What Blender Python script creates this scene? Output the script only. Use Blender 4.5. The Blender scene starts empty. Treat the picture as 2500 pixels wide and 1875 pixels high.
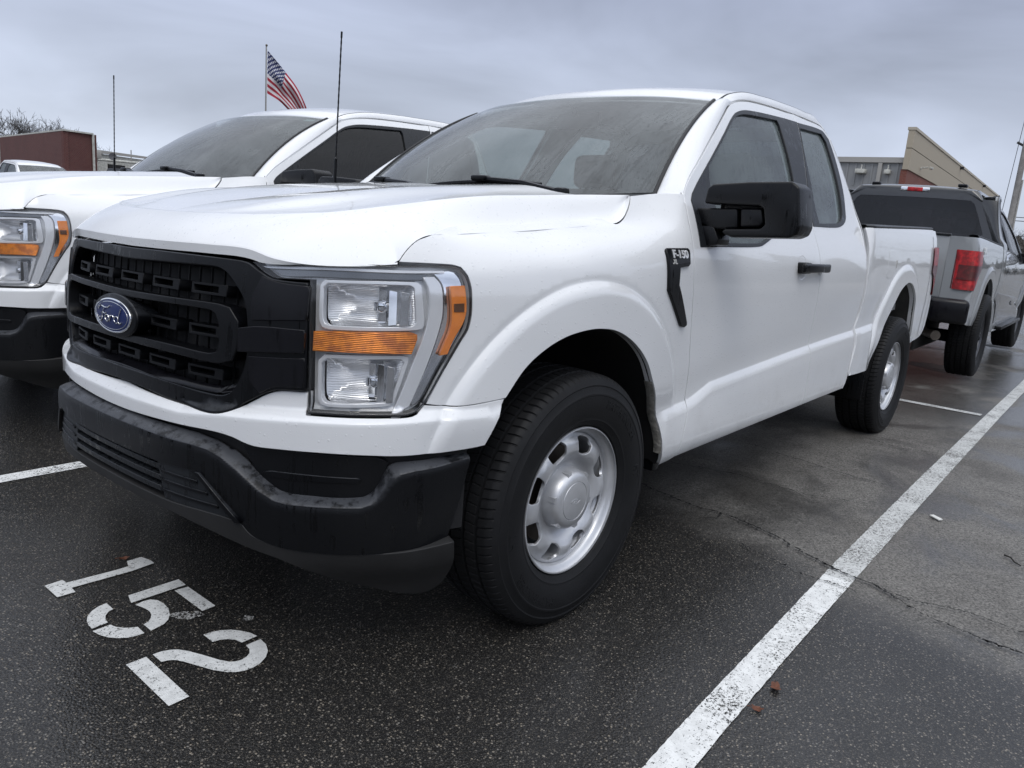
import bpy, bmesh, math, random
import numpy as np
from mathutils import Vector, Matrix
from mathutils.geometry import delaunay_2d_cdt
random.seed(7)
SC = bpy.context.scene
COL = SC.collection
rad = math.radians
# ---------------------------------------------------------------- camera
cam_data = bpy.data.cameras.new('camera'); cam = bpy.data.objects.new('camera', cam_data); COL.objects.link(cam)
cam_data.sensor_width = 36; cam_data.lens = 26.965; cam_data.clip_start = .05; cam_data.clip_end = 3000
cam.matrix_world = Matrix([[-0.636683, -0.111598, 0.763007, 1.882698], [0.767219, -0.191139, 0.612242, 2.197498], [0.077516, 0.975198, 0.207316, 1.211996], [0.0, 0.0, 0.0, 1.0]])
SC.camera = cam
# ---------------------------------------------------------------- sky, sun, exposure
SUN_EL, SUN_AZ = 52, 40         # degrees; azimuth of the bright part of the overcast, measured from +x
W = bpy.data.worlds.new('World'); SC.world = W; W.use_nodes = True
nt = W.node_tree; nt.nodes.clear()
def wn(t, **k):
    n = nt.nodes.new(t)
    for a, b in k.items(): setattr(n, a, b)
    return n
sky = wn('ShaderNodeTexSky', sky_type='NISHITA', sun_disc=False, sun_elevation=rad(SUN_EL), sun_rotation=rad(90 - SUN_AZ), air_density=1.5, dust_density=4)
bg1 = wn('ShaderNodeBackground'); bg1.inputs[1].default_value = .006; nt.links.new(sky.outputs[0], bg1.inputs[0])
tc = wn('ShaderNodeTexCoord'); sep = wn('ShaderNodeSeparateXYZ'); nt.links.new(tc.outputs['Generated'], sep.inputs[0])
ramp = wn('ShaderNodeValToRGB'); nt.links.new(sep.outputs[2], ramp.inputs[0])
els = ramp.color_ramp.elements
SKYRAMP = [(0, (.50, .555, .645)), (.10, (.405, .45, .55)), (.26, (.30, .335, .44)), (.42, (.38, .42, .515)), (.62, (.66, .69, .76)), (1, (.90, .93, 1.0))]
while len(els) < len(SKYRAMP): els.new(.5)
for e, (q, c) in zip(els, SKYRAMP): e.position = q; e.color = (*c, 1)
mp = wn('ShaderNodeMapping'); mp.inputs['Scale'].default_value = (1.2, 1.2, 4.2); mp.inputs['Rotation'].default_value = (0, .15, .4)
nt.links.new(tc.outputs['Generated'], mp.inputs[0])
nz = wn('ShaderNodeTexNoise'); nz.inputs['Scale'].default_value = 1.5; nz.inputs['Detail'].default_value = 5; nz.inputs['Roughness'].default_value = .48; nz.inputs['Distortion'].default_value = .5
nt.links.new(mp.outputs[0], nz.inputs[0])
mr = wn('ShaderNodeMapRange'); mr.inputs[1].default_value = .3; mr.inputs[2].default_value = .7; mr.inputs[3].default_value = .70; mr.inputs[4].default_value = 1.30
nt.links.new(nz.outputs[0], mr.inputs[0])
dotp = wn('ShaderNodeVectorMath', operation='DOT_PRODUCT'); dotp.inputs[1].default_value = (.74, .62, .25); nt.links.new(tc.outputs['Generated'], dotp.inputs[0])
side = wn('ShaderNodeMapRange', interpolation_type='SMOOTHSTEP'); nt.links.new(dotp.outputs['Value'], side.inputs[0])
for k_, v_ in enumerate((-.45, .75, 0., 1.)): side.inputs[k_ + 1].default_value = v_
bright = wn('ShaderNodeMix', data_type='RGBA'); nt.links.new(side.outputs[0], bright.inputs[0]); bright.inputs[6].default_value = (1, 1, 1, 1); bright.inputs[7].default_value = (1.42, 1.42, 1.40, 1)   # the overcast is brighter behind the photographer
mul0 = wn('ShaderNodeMix', data_type='RGBA', blend_type='MULTIPLY'); mul0.inputs[0].default_value = 1; nt.links.new(ramp.outputs[0], mul0.inputs[6]); nt.links.new(bright.outputs[2], mul0.inputs[7])
mul = wn('ShaderNodeMix', data_type='RGBA', blend_type='MULTIPLY'); mul.inputs[0].default_value = 1
nt.links.new(mul0.outputs[2], mul.inputs[6]); nt.links.new(mr.outputs[0], mul.inputs[7])
bg2 = wn('ShaderNodeBackground'); bg2.inputs[1].default_value = 1.0; nt.links.new(mul.outputs[2], bg2.inputs[0])
add = wn('ShaderNodeAddShader'); nt.links.new(bg1.outputs[0], add.inputs[0]); nt.links.new(bg2.outputs[0], add.inputs[1])
wo = wn('ShaderNodeOutputWorld'); nt.links.new(add.outputs[0], wo.inputs[0])
sun_d = bpy.data.lights.new('sun', 'SUN'); sun_d.energy = .5; sun_d.angle = rad(25); sun_d.color = (1, .97, .93)
sun = bpy.data.objects.new('sun', sun_d); COL.objects.link(sun)
sun.rotation_euler = (rad(90 - SUN_EL), 0, rad(SUN_AZ + 90))
SC.view_settings.view_transform = 'Standard'; SC.view_settings.look = 'None'; SC.view_settings.exposure = .40; SC.view_settings.gamma = 1
SC.render.engine = 'CYCLES'
try:
    SC.cycles.max_bounces = 8; SC.cycles.transparent_max_bounces = 16; SC.cycles.caustics_reflective = False; SC.cycles.caustics_refractive = False; SC.cycles.use_denoising = True
except Exception: pass
# ---------------------------------------------------------------- body surfaces (plan curve + offset table)
def pchip(xk, yk, x):
    xk = np.asarray(xk, float); yk = np.asarray(yk, float); x = np.asarray(x, float)
    h = np.diff(xk); dl = np.diff(yk) / h
    m = np.zeros_like(yk)
    m[1:-1] = np.where(dl[:-1] * dl[1:] > 0, 2 * dl[:-1] * dl[1:] / np.where(dl[:-1] + dl[1:] == 0, 1, dl[:-1] + dl[1:]), 0)
    m[0], m[-1] = dl[0], dl[-1]
    xc = np.clip(x, xk[0], xk[-1])
    i = np.clip(np.searchsorted(xk, xc) - 1, 0, len(h) - 1)
    t = (xc - xk[i]) / h[i]
    t2, t3 = t * t, t * t * t
    return ((2*t3 - 3*t2 + 1) * yk[i] + (t3 - 2*t2 + t) * h[i] * m[i] + (-2*t3 + 3*t2) * yk[i+1] + (t3 - t2) * h[i] * m[i+1])

def crom(P, u):
    """Catmull-Rom through rows P (n,k) at parameter u in 0..n-1"""
    P = np.asarray(P, float); n = len(P); u = np.clip(np.asarray(u, float), 0, n - 1 - 1e-9)
    i = np.floor(u).astype(int); t = (u - i)[..., None]
    g = lambda k: np.where(((i + k) < 0)[..., None], 2*P[0] - P[1], np.where(((i + k) > n - 1)[..., None], 2*P[-1] - P[-2], P[np.clip(i + k, 0, n - 1)]))
    a, b, c, d = g(-1), g(0), g(1), g(2)
    return .5 * (2*b + (c - a)*t + (2*a - 5*b + 4*c - d)*t*t + (3*b - a - 3*c + d)*t**3)

PLAN = np.array([(.905,0),(.901,.2),(.886,.35),(.85,.5),(.815,.6),(.765,.7),(.705,.78),(.62,.85),(.52,.897),(.42,.928),(.30,.953),(.15,.973),(0,.984),(-.3,.990)])
_pl = np.vstack([PLAN[1:4][::-1] * [1, -1], PLAN])
_u = np.linspace(3, len(_pl) - 1, 1400)
_pp = crom(_pl, _u); _pp[0, 1] = 0
_ss = np.concatenate([[0], np.cumsum(np.linalg.norm(np.diff(_pp, axis=0), axis=1))])
S0 = .3 - _ss[-1]                      # s of the centre line of the nose
_ss = _ss + S0
_k = 13
def _smooth(a):
    b = a.copy()
    ker = np.hanning(61); ker /= ker.sum()
    for j in range(a.shape[1]):
        ext = np.concatenate([(a[1:31, j][::-1] * (1 if j == 0 else -1)), a[:, j], a[-1, j] + (a[-1, j] - a[-31:-1, j][::-1])])
        b[:, j] = np.convolve(ext, ker, 'valid')
    return b
_pp = _smooth(_pp); _pp[-1] = (-.3, .99)
def plan(s):
    """(x, y, nx, ny) of the plan curve at s; mirrored beyond the centre line"""
    s = np.asarray(s, float); sg = np.where(s < S0, -1., 1.); q = np.where(s < S0, 2 * S0 - s, s)
    def at(q):
        x = np.where(q > .3, -q, np.interp(q, _ss, _pp[:, 0])); y = np.where(q > .3, .99, np.interp(q, _ss, _pp[:, 1]))
        return x, y
    x, y = at(q); x1, y1 = at(q + .01); x0, y0 = at(np.maximum(q - .01, S0)); 
    y0 = np.where(q - .01 < S0, -at(2*S0 - (q - .01))[1], y0)
    tx, ty = x1 - x0, y1 - y0; l = np.hypot(tx, ty); tx, ty = tx / l, ty / l
    return x, y * sg, ty, -tx * sg
def s_at_x(x):
    return np.interp(-np.asarray(x, float), -_pp[:, 0], _ss) if x > -.3 else -x
# offset profiles: station s -> (z, d)
def _door(zc, up):
    return [(.2,-.10),(.34,-.075),(.385,-.045),(.42,-.024),(.47,-.016),(zc-.10,-.0165),(zc,-.0235),(zc+.14,-.013),(.95,-.008),(1.0,-.007)] + up
_up = [(1.08,-.010),(1.145,-.02),(1.195,-.036),(1.255,-.06),(1.30,-.08),(1.345,-.103),(1.5,-.168),(1.65,-.238),(1.80,-.318),(1.95,-.42)]
_fr = [(.2,0),(.5,0),(.66,0),(.72,0),(.9,-.006),(1.0,-.016),(1.09,-.03),(1.2,-.06),(1.95,-.2)]
STN = [
 (S0 - 1.2, _fr), (S0, _fr), (s_at_x(.77), _fr),
 (s_at_x(.62), [(.2,-.01),(.55,-.002),(.66,0),(.72,0),(.9,0),(1.0,-.003),(1.06,-.012),(1.088,-.02),(1.146,-.045),(1.2,-.08),(1.95,-.3)]),
 (s_at_x(.43), [(.2,.0),(.6,.005),(.7,.005),(.9,0),(1.0,-.003),(1.06,-.012),(1.10,-.03),(1.135,-.06),(1.162,-.093),(1.178,-.135),(1.2,-.17),(1.95,-.4)]),
 (s_at_x(.22), [(.2,-.03),(.6,0),(.9,0),(1.0,-.003),(1.08,-.018),(1.12,-.042),(1.15,-.08),(1.176,-.12),(1.192,-.165),(1.25,-.26),(1.95,-.5)]),
 (0, [(.2,-.06),(.45,-.01),(.6,0),(.9,0),(1.0,-.001),(1.08,-.012),(1.13,-.035),(1.168,-.078),(1.198,-.134),(1.214,-.18),(1.25,-.24),(1.95,-.5)]),
 (.256, [(.2,-.08),(.34,-.06),(.40,-.03),(.45,-.015),(.6,0),(.9,0),(1.0,-.001),(1.09,-.010),(1.14,-.028),(1.188,-.072),(1.223,-.14),(1.28,-.168),(1.34,-.2),(1.95,-.4)]),
 (.45, [(.2,-.09),(.34,-.07),(.39,-.035),(.43,-.022),(.5,-.014),(.60,-.0165),(.7,-.01),(.9,-.003),(1.0,-.003),(1.09,-.010),(1.14,-.022),(1.19,-.052),(1.25,-.112),(1.30,-.145),(1.345,-.168),(1.95,-.42)]),
 (.62, _door(.604, _up)), (.69, _door(.610, _up)), (1.15, _door(.668, _up)), (1.72, _door(.708, _up)), (2.3,_door(.738,_up)), (2.70, _door(.755, _up)),
 (2.78, _door(.760, [(1.1,-.010),(1.2,-.014),(1.33,-.032),(1.37,-.047),(1.41,-.082),(1.95,-.2)])),
 (3.1, [(z, d - .012) for z, d in _door(.770, [(1.1,-.006),(1.2,-.010),(1.33,-.03),(1.37,-.045),(1.41,-.08),(1.95,-.2)])]),
 (3.5, [(.2,-.08),(.5,-.03),(.75,-.03),(.9,-.026),(1.1,-.026),(1.2,-.032),(1.33,-.052),(1.37,-.067),(1.41,-.1),(1.95,-.2)]),
 (4.4, [(.2,-.10),(.5,-.055),(.75,-.042),(.9,-.036),(1.1,-.036),(1.2,-.042),(1.33,-.062),(1.37,-.077),(1.41,-.11),(1.95,-.2)]),
 (5.3, [(.2,-.11),(.5,-.07),(.75,-.06),(.9,-.055),(1.1,-.055),(1.2,-.06),(1.33,-.08),(1.37,-.095),(1.41,-.13),(1.95,-.2)]),
]
_sg = np.arange(S0 - 1.2, 5.3, .01); _zg = np.arange(.2, 1.95, .01)
def _table():
    pr = np.array([pchip(*zip(*p), _zg) for _, p in STN]); ks = np.array([k for k, _ in STN])
    D = np.array([pchip(ks, pr[:, j], _sg) for j in range(len(_zg))]).T
    for ax, n in ((0, 5), (1, 5)):
        ker = np.hanning(n + 2)[1:-1]; ker /= ker.sum()
        D = np.apply_along_axis(lambda v: np.convolve(np.concatenate([v[:1].repeat(n//2), v, v[-1:].repeat(n//2)]), ker, 'valid'), ax, D)
    return D
_D = _table()
def _cub(t):
    return (-.5*t + t*t - .5*t**3, 1 - 2.5*t*t + 1.5*t**3, .5*t + 2*t*t - 1.5*t**3, -.5*t*t + .5*t**3)
def dtab(s, z):
    s = np.where(s < S0, 2 * S0 - s, s)
    a = np.clip((s - _sg[0]) / .01, 1, len(_sg) - 3.001); b = np.clip((z - _zg[0]) / .01, 1, len(_zg) - 3.001)
    i, j = a.astype(int), b.astype(int); wa, wb = _cub(a - i), _cub(b - j)
    return sum(wa[p] * wb[q] * _D[i + p - 1, j + q - 1] for p in range(4) for q in range(4))
def sst(x, a, b):
    t = np.clip((x - a) / (b - a), 0, 1); return t * t * (3 - 2 * t)
LEDGE_S = [-1.574,-1.25,-1.09,-.87,-.70,-.60,-.50,-.40]; LEDGE_Z = [.660,.664,.682,.697,.703,.706,.706,.706]
def _ramp(u, w):
    """sharp hollow at 0, rounded shoulder at w"""
    t = np.clip(u / w, 0, 1); return t * (2 - t) * .65 + .35 * t
def flare(s, z):
    x = -s
    r = np.hypot(x, z - .445)
    f = (.0150 * _ramp(.606 - r, .036) - .0025 * np.exp(-((r - .609) / .010) ** 2)) * sst(z, .56, .70) * (s > -.75) * (s < .9)
    r2 = np.hypot(x + 3.70, z - .505)
    f2 = (.0150 * _ramp(.618 - r2, .036) - .0025 * np.exp(-((r2 - .621) / .010) ** 2)) * sst(z, .52, .66) * (s > 2.9)
    zc = np.interp(s, [.44, .66, .72, .86, 1.15, 1.72, 2.3, 2.75, 3.1], [.590, .606, .615, .656, .674, .708, .738, .757, .766])
    f3 = .0165 * _ramp(zc - z, .038) * sst(s, .44, .52) * (1 - sst(s, 3.02, 3.16))
    q = np.where(s > 5, -1.2, s); zl = np.interp(q, LEDGE_S, LEDGE_Z); t = (z - zl) / .024
    f4 = .034 * np.clip(.5 * (1 - t + np.sqrt((1 - t) ** 2 + .004)) - .5 * (-t + np.sqrt(t * t + .012)), 0, 1) * (1 - .62 * sst(q, -.70, -.44)) * (q < -.3)
    return f + f2 + f3 + f4
def _feat():
    P = []
    for cx, cz, r0, zlo in ((0, .445, .606, .56), (3.70, .505, .618, .52)):
        for dr in (-.012, -.004, .001, .010, .020, .030, .036, .044):
            r = r0 - dr; a = np.arange(-.4, np.pi + .4, .010 / r)
            P.append(np.stack([cx + r * np.cos(a), cz + r * np.sin(a)], -1))
    s = np.arange(.45, 3.14, .010); zc = np.interp(s, [.44, .66, .72, .86, 1.15, 1.72, 2.3, 2.75, 3.1], [.590, .606, .615, .656, .674, .708, .738, .757, .766])
    for dz in (.008, .001, -.002, -.012, -.024, -.034, -.040): P.append(np.stack([s, zc + dz], -1))
    s = np.arange(S0, -.42, .010); zl = np.interp(s, LEDGE_S, LEDGE_Z)
    for dz in (-.010, -.003, .001, .006, .014, .020, .025, .030): P += [np.stack([s, zl + dz], -1), np.stack([2 * S0 - s, zl + dz], -1)]
    return np.vstack(P)
FEAT = _feat()
def body(s, z, d=0.):
    s = np.asarray(s, float); z = np.asarray(z, float)
    x, y, nx, ny = plan(s)
    o = dtab(s, z) + flare(np.where(s < S0, np.where(2 * S0 - s < -.3, 2 * S0 - s, 9), s), z) + d
    return np.stack([x + nx * o, y + ny * o, z], -1)
def wrap(prof, sh=0.):
    """surface on the plan curve with its own offset profile d(z)"""
    zk, dk = zip(*prof)
    def f(s, z):
        s = np.asarray(s, float); z = np.asarray(z, float)
        x, y, nx, ny = plan(s); o = pchip(zk, dk, z) + sh
        return np.stack([x + nx * o, y + ny * o, z], -1)
    return f
# hood
RB = np.array([(.775,0,1.172),(.77,.2,1.174),(.735,.4,1.180),(.68,.52,1.190),(.60,.60,1.205),(.50,.655,1.226),(.39,.695,1.247),(.27,.715,1.265),(.03,.735,1.287),(-.20,.752,1.306),(-.32,.785,1.315),(-.374,.818,1.319)])
CREASE = np.array([(-.669,1.088),(-.659,1.103),(-.644,1.121),(-.625,1.137),(-.606,1.147),(-.479,1.161),(-.26,1.176),(-.003,1.198),(.199,1.217),(.25,1.223),(.293,1.239),(.33,1.267),(.361,1.298),(.374,1.318)])
ED = np.vstack([[(.878,0,1.097),(.872,.2,1.099),(.856,.36,1.101),(.828,.505,1.098),(.808,.585,1.081),(.765,.665,1.074),(.700,.755,1.078)], body(CREASE[:, 0], CREASE[:, 1])])
_rbk = np.array([0,.09,.18,.27,.40,.455,.51,.57,.69,.80,.90,1.0])
_edk = np.array([0,.09,.17,.25,.30,.345,.39,.43,.438,.447,.456,.466,.52,.60,.70,.80,.83,.87,.92,.965,1.0])
def _curve(K, P, t):
    return np.stack([pchip_s(K, P[:, j], t) for j in range(3)], -1)
def pchip_s(xk, yk, x):
    # smooth (finite-difference) cubic Hermite
    xk = np.asarray(xk); yk = np.asarray(yk); h = np.diff(xk); dl = np.diff(yk) / h
    m = np.zeros_like(yk); m[1:-1] = (dl[:-1] * h[1:] + dl[1:] * h[:-1]) / (h[1:] + h[:-1]); m[0], m[-1] = dl[0], dl[-1]
    i = np.clip(np.searchsorted(xk, x) - 1, 0, len(h) - 1); t = (x - xk[i]) / h[i]; t2, t3 = t*t, t**3
    return ((2*t3 - 3*t2 + 1) * yk[i] + (t3 - 2*t2 + t) * h[i] * m[i] + (-2*t3 + 3*t2) * yk[i+1] + (t3 - t2) * h[i] * m[i+1])
def _mir(t, f):
    sg = np.where(t < 0, -1., 1.); p = f(np.abs(t)).copy(); p[..., 1] *= sg; return p
def hood_skirt(t, v):
    """t -1..1 along the rim (0 at the nose), v 0 ridge .. 1 lower edge"""
    t = np.asarray(t, float); v = np.asarray(v, float)
    def half(a):
        r = _curve(_rbk, RB, a); e = np.where((a < .43)[..., None], _curve(_edk[:8], ED[:8], np.minimum(a, .43)), _curve(_edk[7:], ED[7:], np.maximum(a, .43)))
        b = np.interp(a, [0, .2, .35, .42, .5, .65, 1], [.007, .007, .011, .014, .004, .002, .002])
        c = np.interp(a, [0, .4, .5, .6, 1], [0, 0, -.010, -.017, -.015])
        n = np.stack([np.interp(a, [0, .25, .4, .5, 1], [.75, .7, .55, .3, .0]), np.interp(a, [0, .25, .4, .5, 1], [.0, .2, .5, .7, .6]), np.full_like(a, .6)], -1)
        n /= np.linalg.norm(n, axis=-1, keepdims=True)
        w = (4 * v * (1 - v) * b + c * np.clip(6.75 * v * v * (1 - v), 0, None))[..., None]
        return r + (e - r) * v[..., None] + n * w
    return _mir(t, half)
def hood_top(t, a):
    t = np.asarray(t, float); a = np.asarray(a, float)
    def half(q):
        r = _curve(_rbk, RB, q)
        cx = pchip_s([0, .27, .4, .51, 1], np.array([.775, .71, .55, .33, -.30]), q)
        c = np.stack([cx, 0 * cx, np.interp(cx, [-.4, 0, .4, .6, .775], [1.335, 1.292, 1.235, 1.203, 1.172])], -1)
        p = c + (r - c) * a[..., None]
        k = sst(q, .12, .45)
        p[..., 2] += k * (.012 * (1 - sst(a, .45, .68)) - .014 * sst(a, .5, .80) * (1 - sst(a, .86, 1.0)) + .010 * 4 * a * (1 - a))
        return p
    return _mir(t, half)
# windshield, roof
WB = np.array([(-.40,0,1.305),(-.42,.3,1.31),(-.49,.58,1.325),(-.605,.79,1.345)])
WT = np.array([(-1.055,0,1.782),(-1.085,.3,1.780),(-1.14,.5,1.775),(-1.227,.665,1.764)])
def windshield(y, v):
    """y -1..1 across, v 0 base .. 1 header"""
    y = np.asarray(y, float); v = np.asarray(v, float); a = np.abs(y) * 3; sg = np.where(y < 0, -1., 1.)
    b, t = crom(np.vstack([WB[1] * [1, -1, 1], WB]), a + 1), crom(np.vstack([WT[1] * [1, -1, 1], WT]), a + 1)
    p = b + (t - b) * v[..., None]
    p[..., 0] += .03 * 4 * v * (1 - v) * .8; p[..., 2] += .03 * 4 * v * (1 - v)
    p[..., 1] *= sg
    return p

# roof
_rz = [(-2.75,1.84),(-2.62,1.893),(-2.4,1.899),(-2.07,1.890),(-1.8,1.876),(-1.517,1.846),(-1.33,1.80),(-1.227,1.767),(-1.05,1.70)]
_cz = [(-2.75,1.86),(-2.62,1.918),(-2.5,1.936),(-2.1,1.938),(-1.8,1.922),(-1.5,1.893),(-1.25,1.844),(-1.055,1.785)]
CABX = 0.
def roof(a, b, ext=0.):
    a = np.asarray(a, float); b = np.asarray(b, float); m = np.abs(a)
    h = crom(np.vstack([WT[1] * [1, -1, 1], WT]), m * 3 + 1)
    x = h[..., 0] + b * (-2.64 - h[..., 0])
    yr = np.interp(x, [-2.7, -2.4, -1.8, -1.5, -1.35, -1.227, -1.0], [.600, .607, .620, .638, .652, .662, .655])
    zg, zc = pchip_s(*map(np.array, zip(*_rz)), x), pchip_s(*map(np.array, zip(*_cz)), x)
    z = zg + (zc - zg) * (1 - m ** 2.6)
    k = sst(b, 0, .12); z = z * k + (1 - k) * (h[..., 2] + (z - h[..., 2]) * b / .12 * .999)
    return np.stack([np.where(b > .5, x - ext, x), yr * np.sign(a) * m, z], -1)
DTOP = np.array([(.624,1.344),(.71,1.41),(1.207,1.706),(1.329,1.767),(1.517,1.808),(1.80,1.832),(2.073,1.845),(2.35,1.853),(2.54,1.853),(2.60,1.846),(2.635,1.822),(2.655,1.78)])
# ---------------------------------------------------------------- mesh kit
def tag(o, label=None, cat=None, group=None, kind=None):
    for k, v in (('label', label), ('category', cat), ('group', group), ('kind', kind)):
        if v: o[k] = v
    return o
def empty(name, loc=(0, 0, 0), rz=0, label=None, cat=None, group=None):
    o = bpy.data.objects.new(name, None); COL.objects.link(o); o.location = loc; o.rotation_euler = (0, 0, rz); o.empty_display_size = .1
    return tag(o, label, cat, group)
def mobj(name, V, F, mat, parent=None, LN=None, smooth=True, sharp=None):
    me = bpy.data.meshes.new(name); me.from_pydata([tuple(map(float, v)) for v in V], [], [tuple(map(int, f)) for f in F])
    if smooth: me.polygons.foreach_set('use_smooth', [True] * len(me.polygons))
    if LN is not None: me.normals_split_custom_set([tuple(map(float, n)) for n in LN])
    elif sharp is not None: me.set_sharp_from_angle(angle=rad(sharp))
    me.materials.append(mat)
    o = bpy.data.objects.new(name, me); COL.objects.link(o)
    if parent is not None: o.parent = parent
    return o
def nrm(a): return a / np.maximum(np.linalg.norm(a, axis=-1, keepdims=True), 1e-12)
def smooth_loop(P, step, ang=38, closed=True):
    P = np.asarray(P, float); n = len(P)
    q = np.roll(P, -1, 0); d = q - P
    if not closed: d = d[:-1]
    L = np.linalg.norm(d, axis=1); t = d / np.maximum(L, 1e-9)[:, None]
    out = []
    m = n if closed else n - 1
    def tang(i, s):
        if closed: a, b, la, lb = t[i - 1], t[i % n], L[i - 1], L[i % n]
        elif i == 0: return t[0]
        elif i == n - 1: return t[-1]
        else: a, b, la, lb = t[i - 1], t[i], L[i - 1], L[i]
        if np.degrees(np.arccos(np.clip(a @ b, -1, 1))) > ang: return (b if s == 0 else a)
        return nrm(a * la + b * lb)
    for i in range(m):
        a, b = P[i], P[(i + 1) % n]; k = max(1, int(np.ceil(L[i] / step)))
        u = np.arange(k)[:, None] / k; m0, m1 = tang(i, 0) * L[i], tang((i + 1) % n if closed else i + 1, 1) * L[i]
        out.append((2*u**3 - 3*u**2 + 1) * a + (u**3 - 2*u**2 + u) * m0 + (-2*u**3 + 3*u**2) * b + (u**3 - u**2) * m1)
    if not closed: out.append(P[-1:])
    return np.vstack(out)
def area2(P): return .5 * np.sum(P[:, 0] * np.roll(P[:, 1], -1) - np.roll(P[:, 0], -1) * P[:, 1])
def ccw(P, s=1): return P if area2(P) * s > 0 else P[::-1]
def inset(P, d):
    t = nrm(np.roll(P, -1, 0) - P); nl = np.stack([-t[:, 1], t[:, 0]], 1); pl = np.roll(nl, 1, 0)
    b = nl + pl; k = np.clip(2 / np.maximum((b * b).sum(1), .35), 0, 2.2)
    return P + b * (d * k / 2)[:, None] * 1.0
def inside(P, loops):
    r = np.zeros(len(P), bool)
    for L in loops:
        a, b = L, np.roll(L, -1, 0)
        for (x0, y0), (x1, y1) in zip(a, b):
            if y0 == y1: continue
            c = ((y0 > P[:, 1]) != (y1 > P[:, 1])); xx = (x1 - x0) * (P[:, 1] - y0) / (y1 - y0) + x0
            r ^= c & (P[:, 0] < xx)
    return r
def tri(loops, step, feat=None):
    B = np.vstack(loops); lo, hi = B.min(0), B.max(0)
    gx, gy = np.meshgrid(np.arange(lo[0] + step/2, hi[0], step), np.arange(lo[1] + step/2, hi[1], step * .866))
    gx = gx + (np.arange(gx.shape[0]) % 2)[:, None] * step / 2
    G = np.stack([gx.ravel(), gy.ravel()], 1); G = G[inside(G, loops)]
    if len(G):
        dm = np.full(len(G), 9.)
        for k in range(0, len(B), 200): dm = np.minimum(dm, np.sqrt(((G[:, None] - B[None, k:k+200])**2).sum(2)).min(1))
        G = G[dm > step * .45]
    if feat is not None and len(feat):
        Q = feat[inside(feat, loops)]
        if len(Q):
            def far(P, R, d):
                m = np.full(len(P), 9.)
                for k in range(0, len(R), 400): m = np.minimum(m, np.sqrt(((P[:, None] - R[None, k:k+400])**2).sum(2)).min(1))
                return m > d
            Q = Q[far(Q, B, .004)]
            if len(Q): G = np.vstack([G[far(G, Q, step * .4)], Q]) if len(G) else Q
    E = []; o = 0
    for L in loops:
        n = len(L); E += [(o + i, o + (i + 1) % n) for i in range(n)]; o += n
    A = np.vstack([B, G]) if len(G) else B
    r = delaunay_2d_cdt([Vector(v) for v in A], E, [], 0, 1e-7)
    V = np.array([tuple(v) for v in r[0]]); F = np.array([f for f in r[2] if len(f) == 3])
    keep = inside(V[F].mean(1), loops)
    F = F[keep]; c = np.cross(V[F[:, 1]] - V[F[:, 0]], V[F[:, 2]] - V[F[:, 0]])
    F = np.where((c < 0)[:, None], F[:, ::-1], F)
    return V, F
def fnorm(f, u, v, sg, e=2e-3):
    a = f(u + e, v) - f(u - e, v); b = f(u, v + e) - f(u, v - e)
    return nrm(np.cross(a, b)) * sg
class Buf:
    """collects faces with their own corner normals"""
    def __init__(s): s.V, s.F, s.N, s.n = [], [], [], 0
    def add(s, V, F, N):
        V = np.asarray(V, float); s.V.append(V); 
        for f in F: s.F.append([int(i) + s.n for i in f]); s.N.append([N[i] for i in f])
        s.n += len(V)
    def obj(s, name, mat, parent, mirror=False):
        V = np.vstack(s.V); F = s.F; N = s.N
        if mirror:
            V = V * [1, -1, 1]; F = [f[::-1] for f in F]; N = [[m * np.array([1, -1, 1]) for m in n[::-1]] for n in N]
        return mobj(name, V, F, mat, parent, LN=[m for n in N for m in n])
def panel_buf(poly, f, sg=1, step=.03, holes=(), edge=.004, drop=.0025, depth=.016, ang=38, sm=True, buf=None, gap=0, feat=None):
    """a sheet on surface f over a polygon in its parameters, with rolled edges and a return"""
    lo = [ccw(np.asarray(smooth_loop(poly, step * .6, ang) if sm else smooth_loop(poly, step * .6, 0), float))]
    for h in holes: lo.append(ccw(smooth_loop(h, step * .6, ang) if sm else smooth_loop(h, step * .6, 0), -1))
    if gap: lo = [inset(L, gap) for L in lo]
    b = buf or Buf()
    inn = [inset(L, edge) if edge else L for L in lo]
    V, F = tri(inn, step, feat)
    if sg < 0: F = F[:, ::-1]
    P = f(V[:, 0], V[:, 1]); b.add(P, F, fnorm(f, V[:, 0], V[:, 1], sg))
    for Lo, Li in zip(lo, inn):
        n = len(Lo); i = np.arange(n); j = (i + 1) % n
        Ni = fnorm(f, Li[:, 0], Li[:, 1], sg); Pi = f(Li[:, 0], Li[:, 1])
        No = fnorm(f, Lo[:, 0], Lo[:, 1], sg); P0 = f(Lo[:, 0], Lo[:, 1])
        if edge: od = P0 - Pi
        else:
            L2 = inset(Lo, .004); od = P0 - f(L2[:, 0], L2[:, 1])
        od = nrm(od - No * (od * No).sum(1, keepdims=True))
        Po = P0 - No * drop if edge else P0
        q = lambda a, c: [(a[x], a[y], c[y], c[x]) for x, y in zip(i, j)]
        if edge:
            Q = [(x, y, n + y, n + x) for x, y in zip(j, i)] if sg > 0 else [(x, y, n + y, n + x) for x, y in zip(i, j)]
            b.add(np.vstack([Pi, Po]), Q, np.vstack([Ni, nrm(No * .55 + od)]))
        if depth:
            Q = [(x, y, n + y, n + x) for x, y in zip(j, i)] if sg > 0 else [(x, y, n + y, n + x) for x, y in zip(i, j)]
            b.add(np.vstack([Po, Po - No * depth]), Q, np.vstack([nrm(od + No * .1), od]))
    return b
def panel(name, poly, f, mat, parent, both=False, side=1, **k):
    b = panel_buf(poly, f, **k)
    o = b.obj(name, mat, parent, mirror=(side < 0))
    if both: return o, b.obj(name, mat, parent, mirror=True)
    return o
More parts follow.
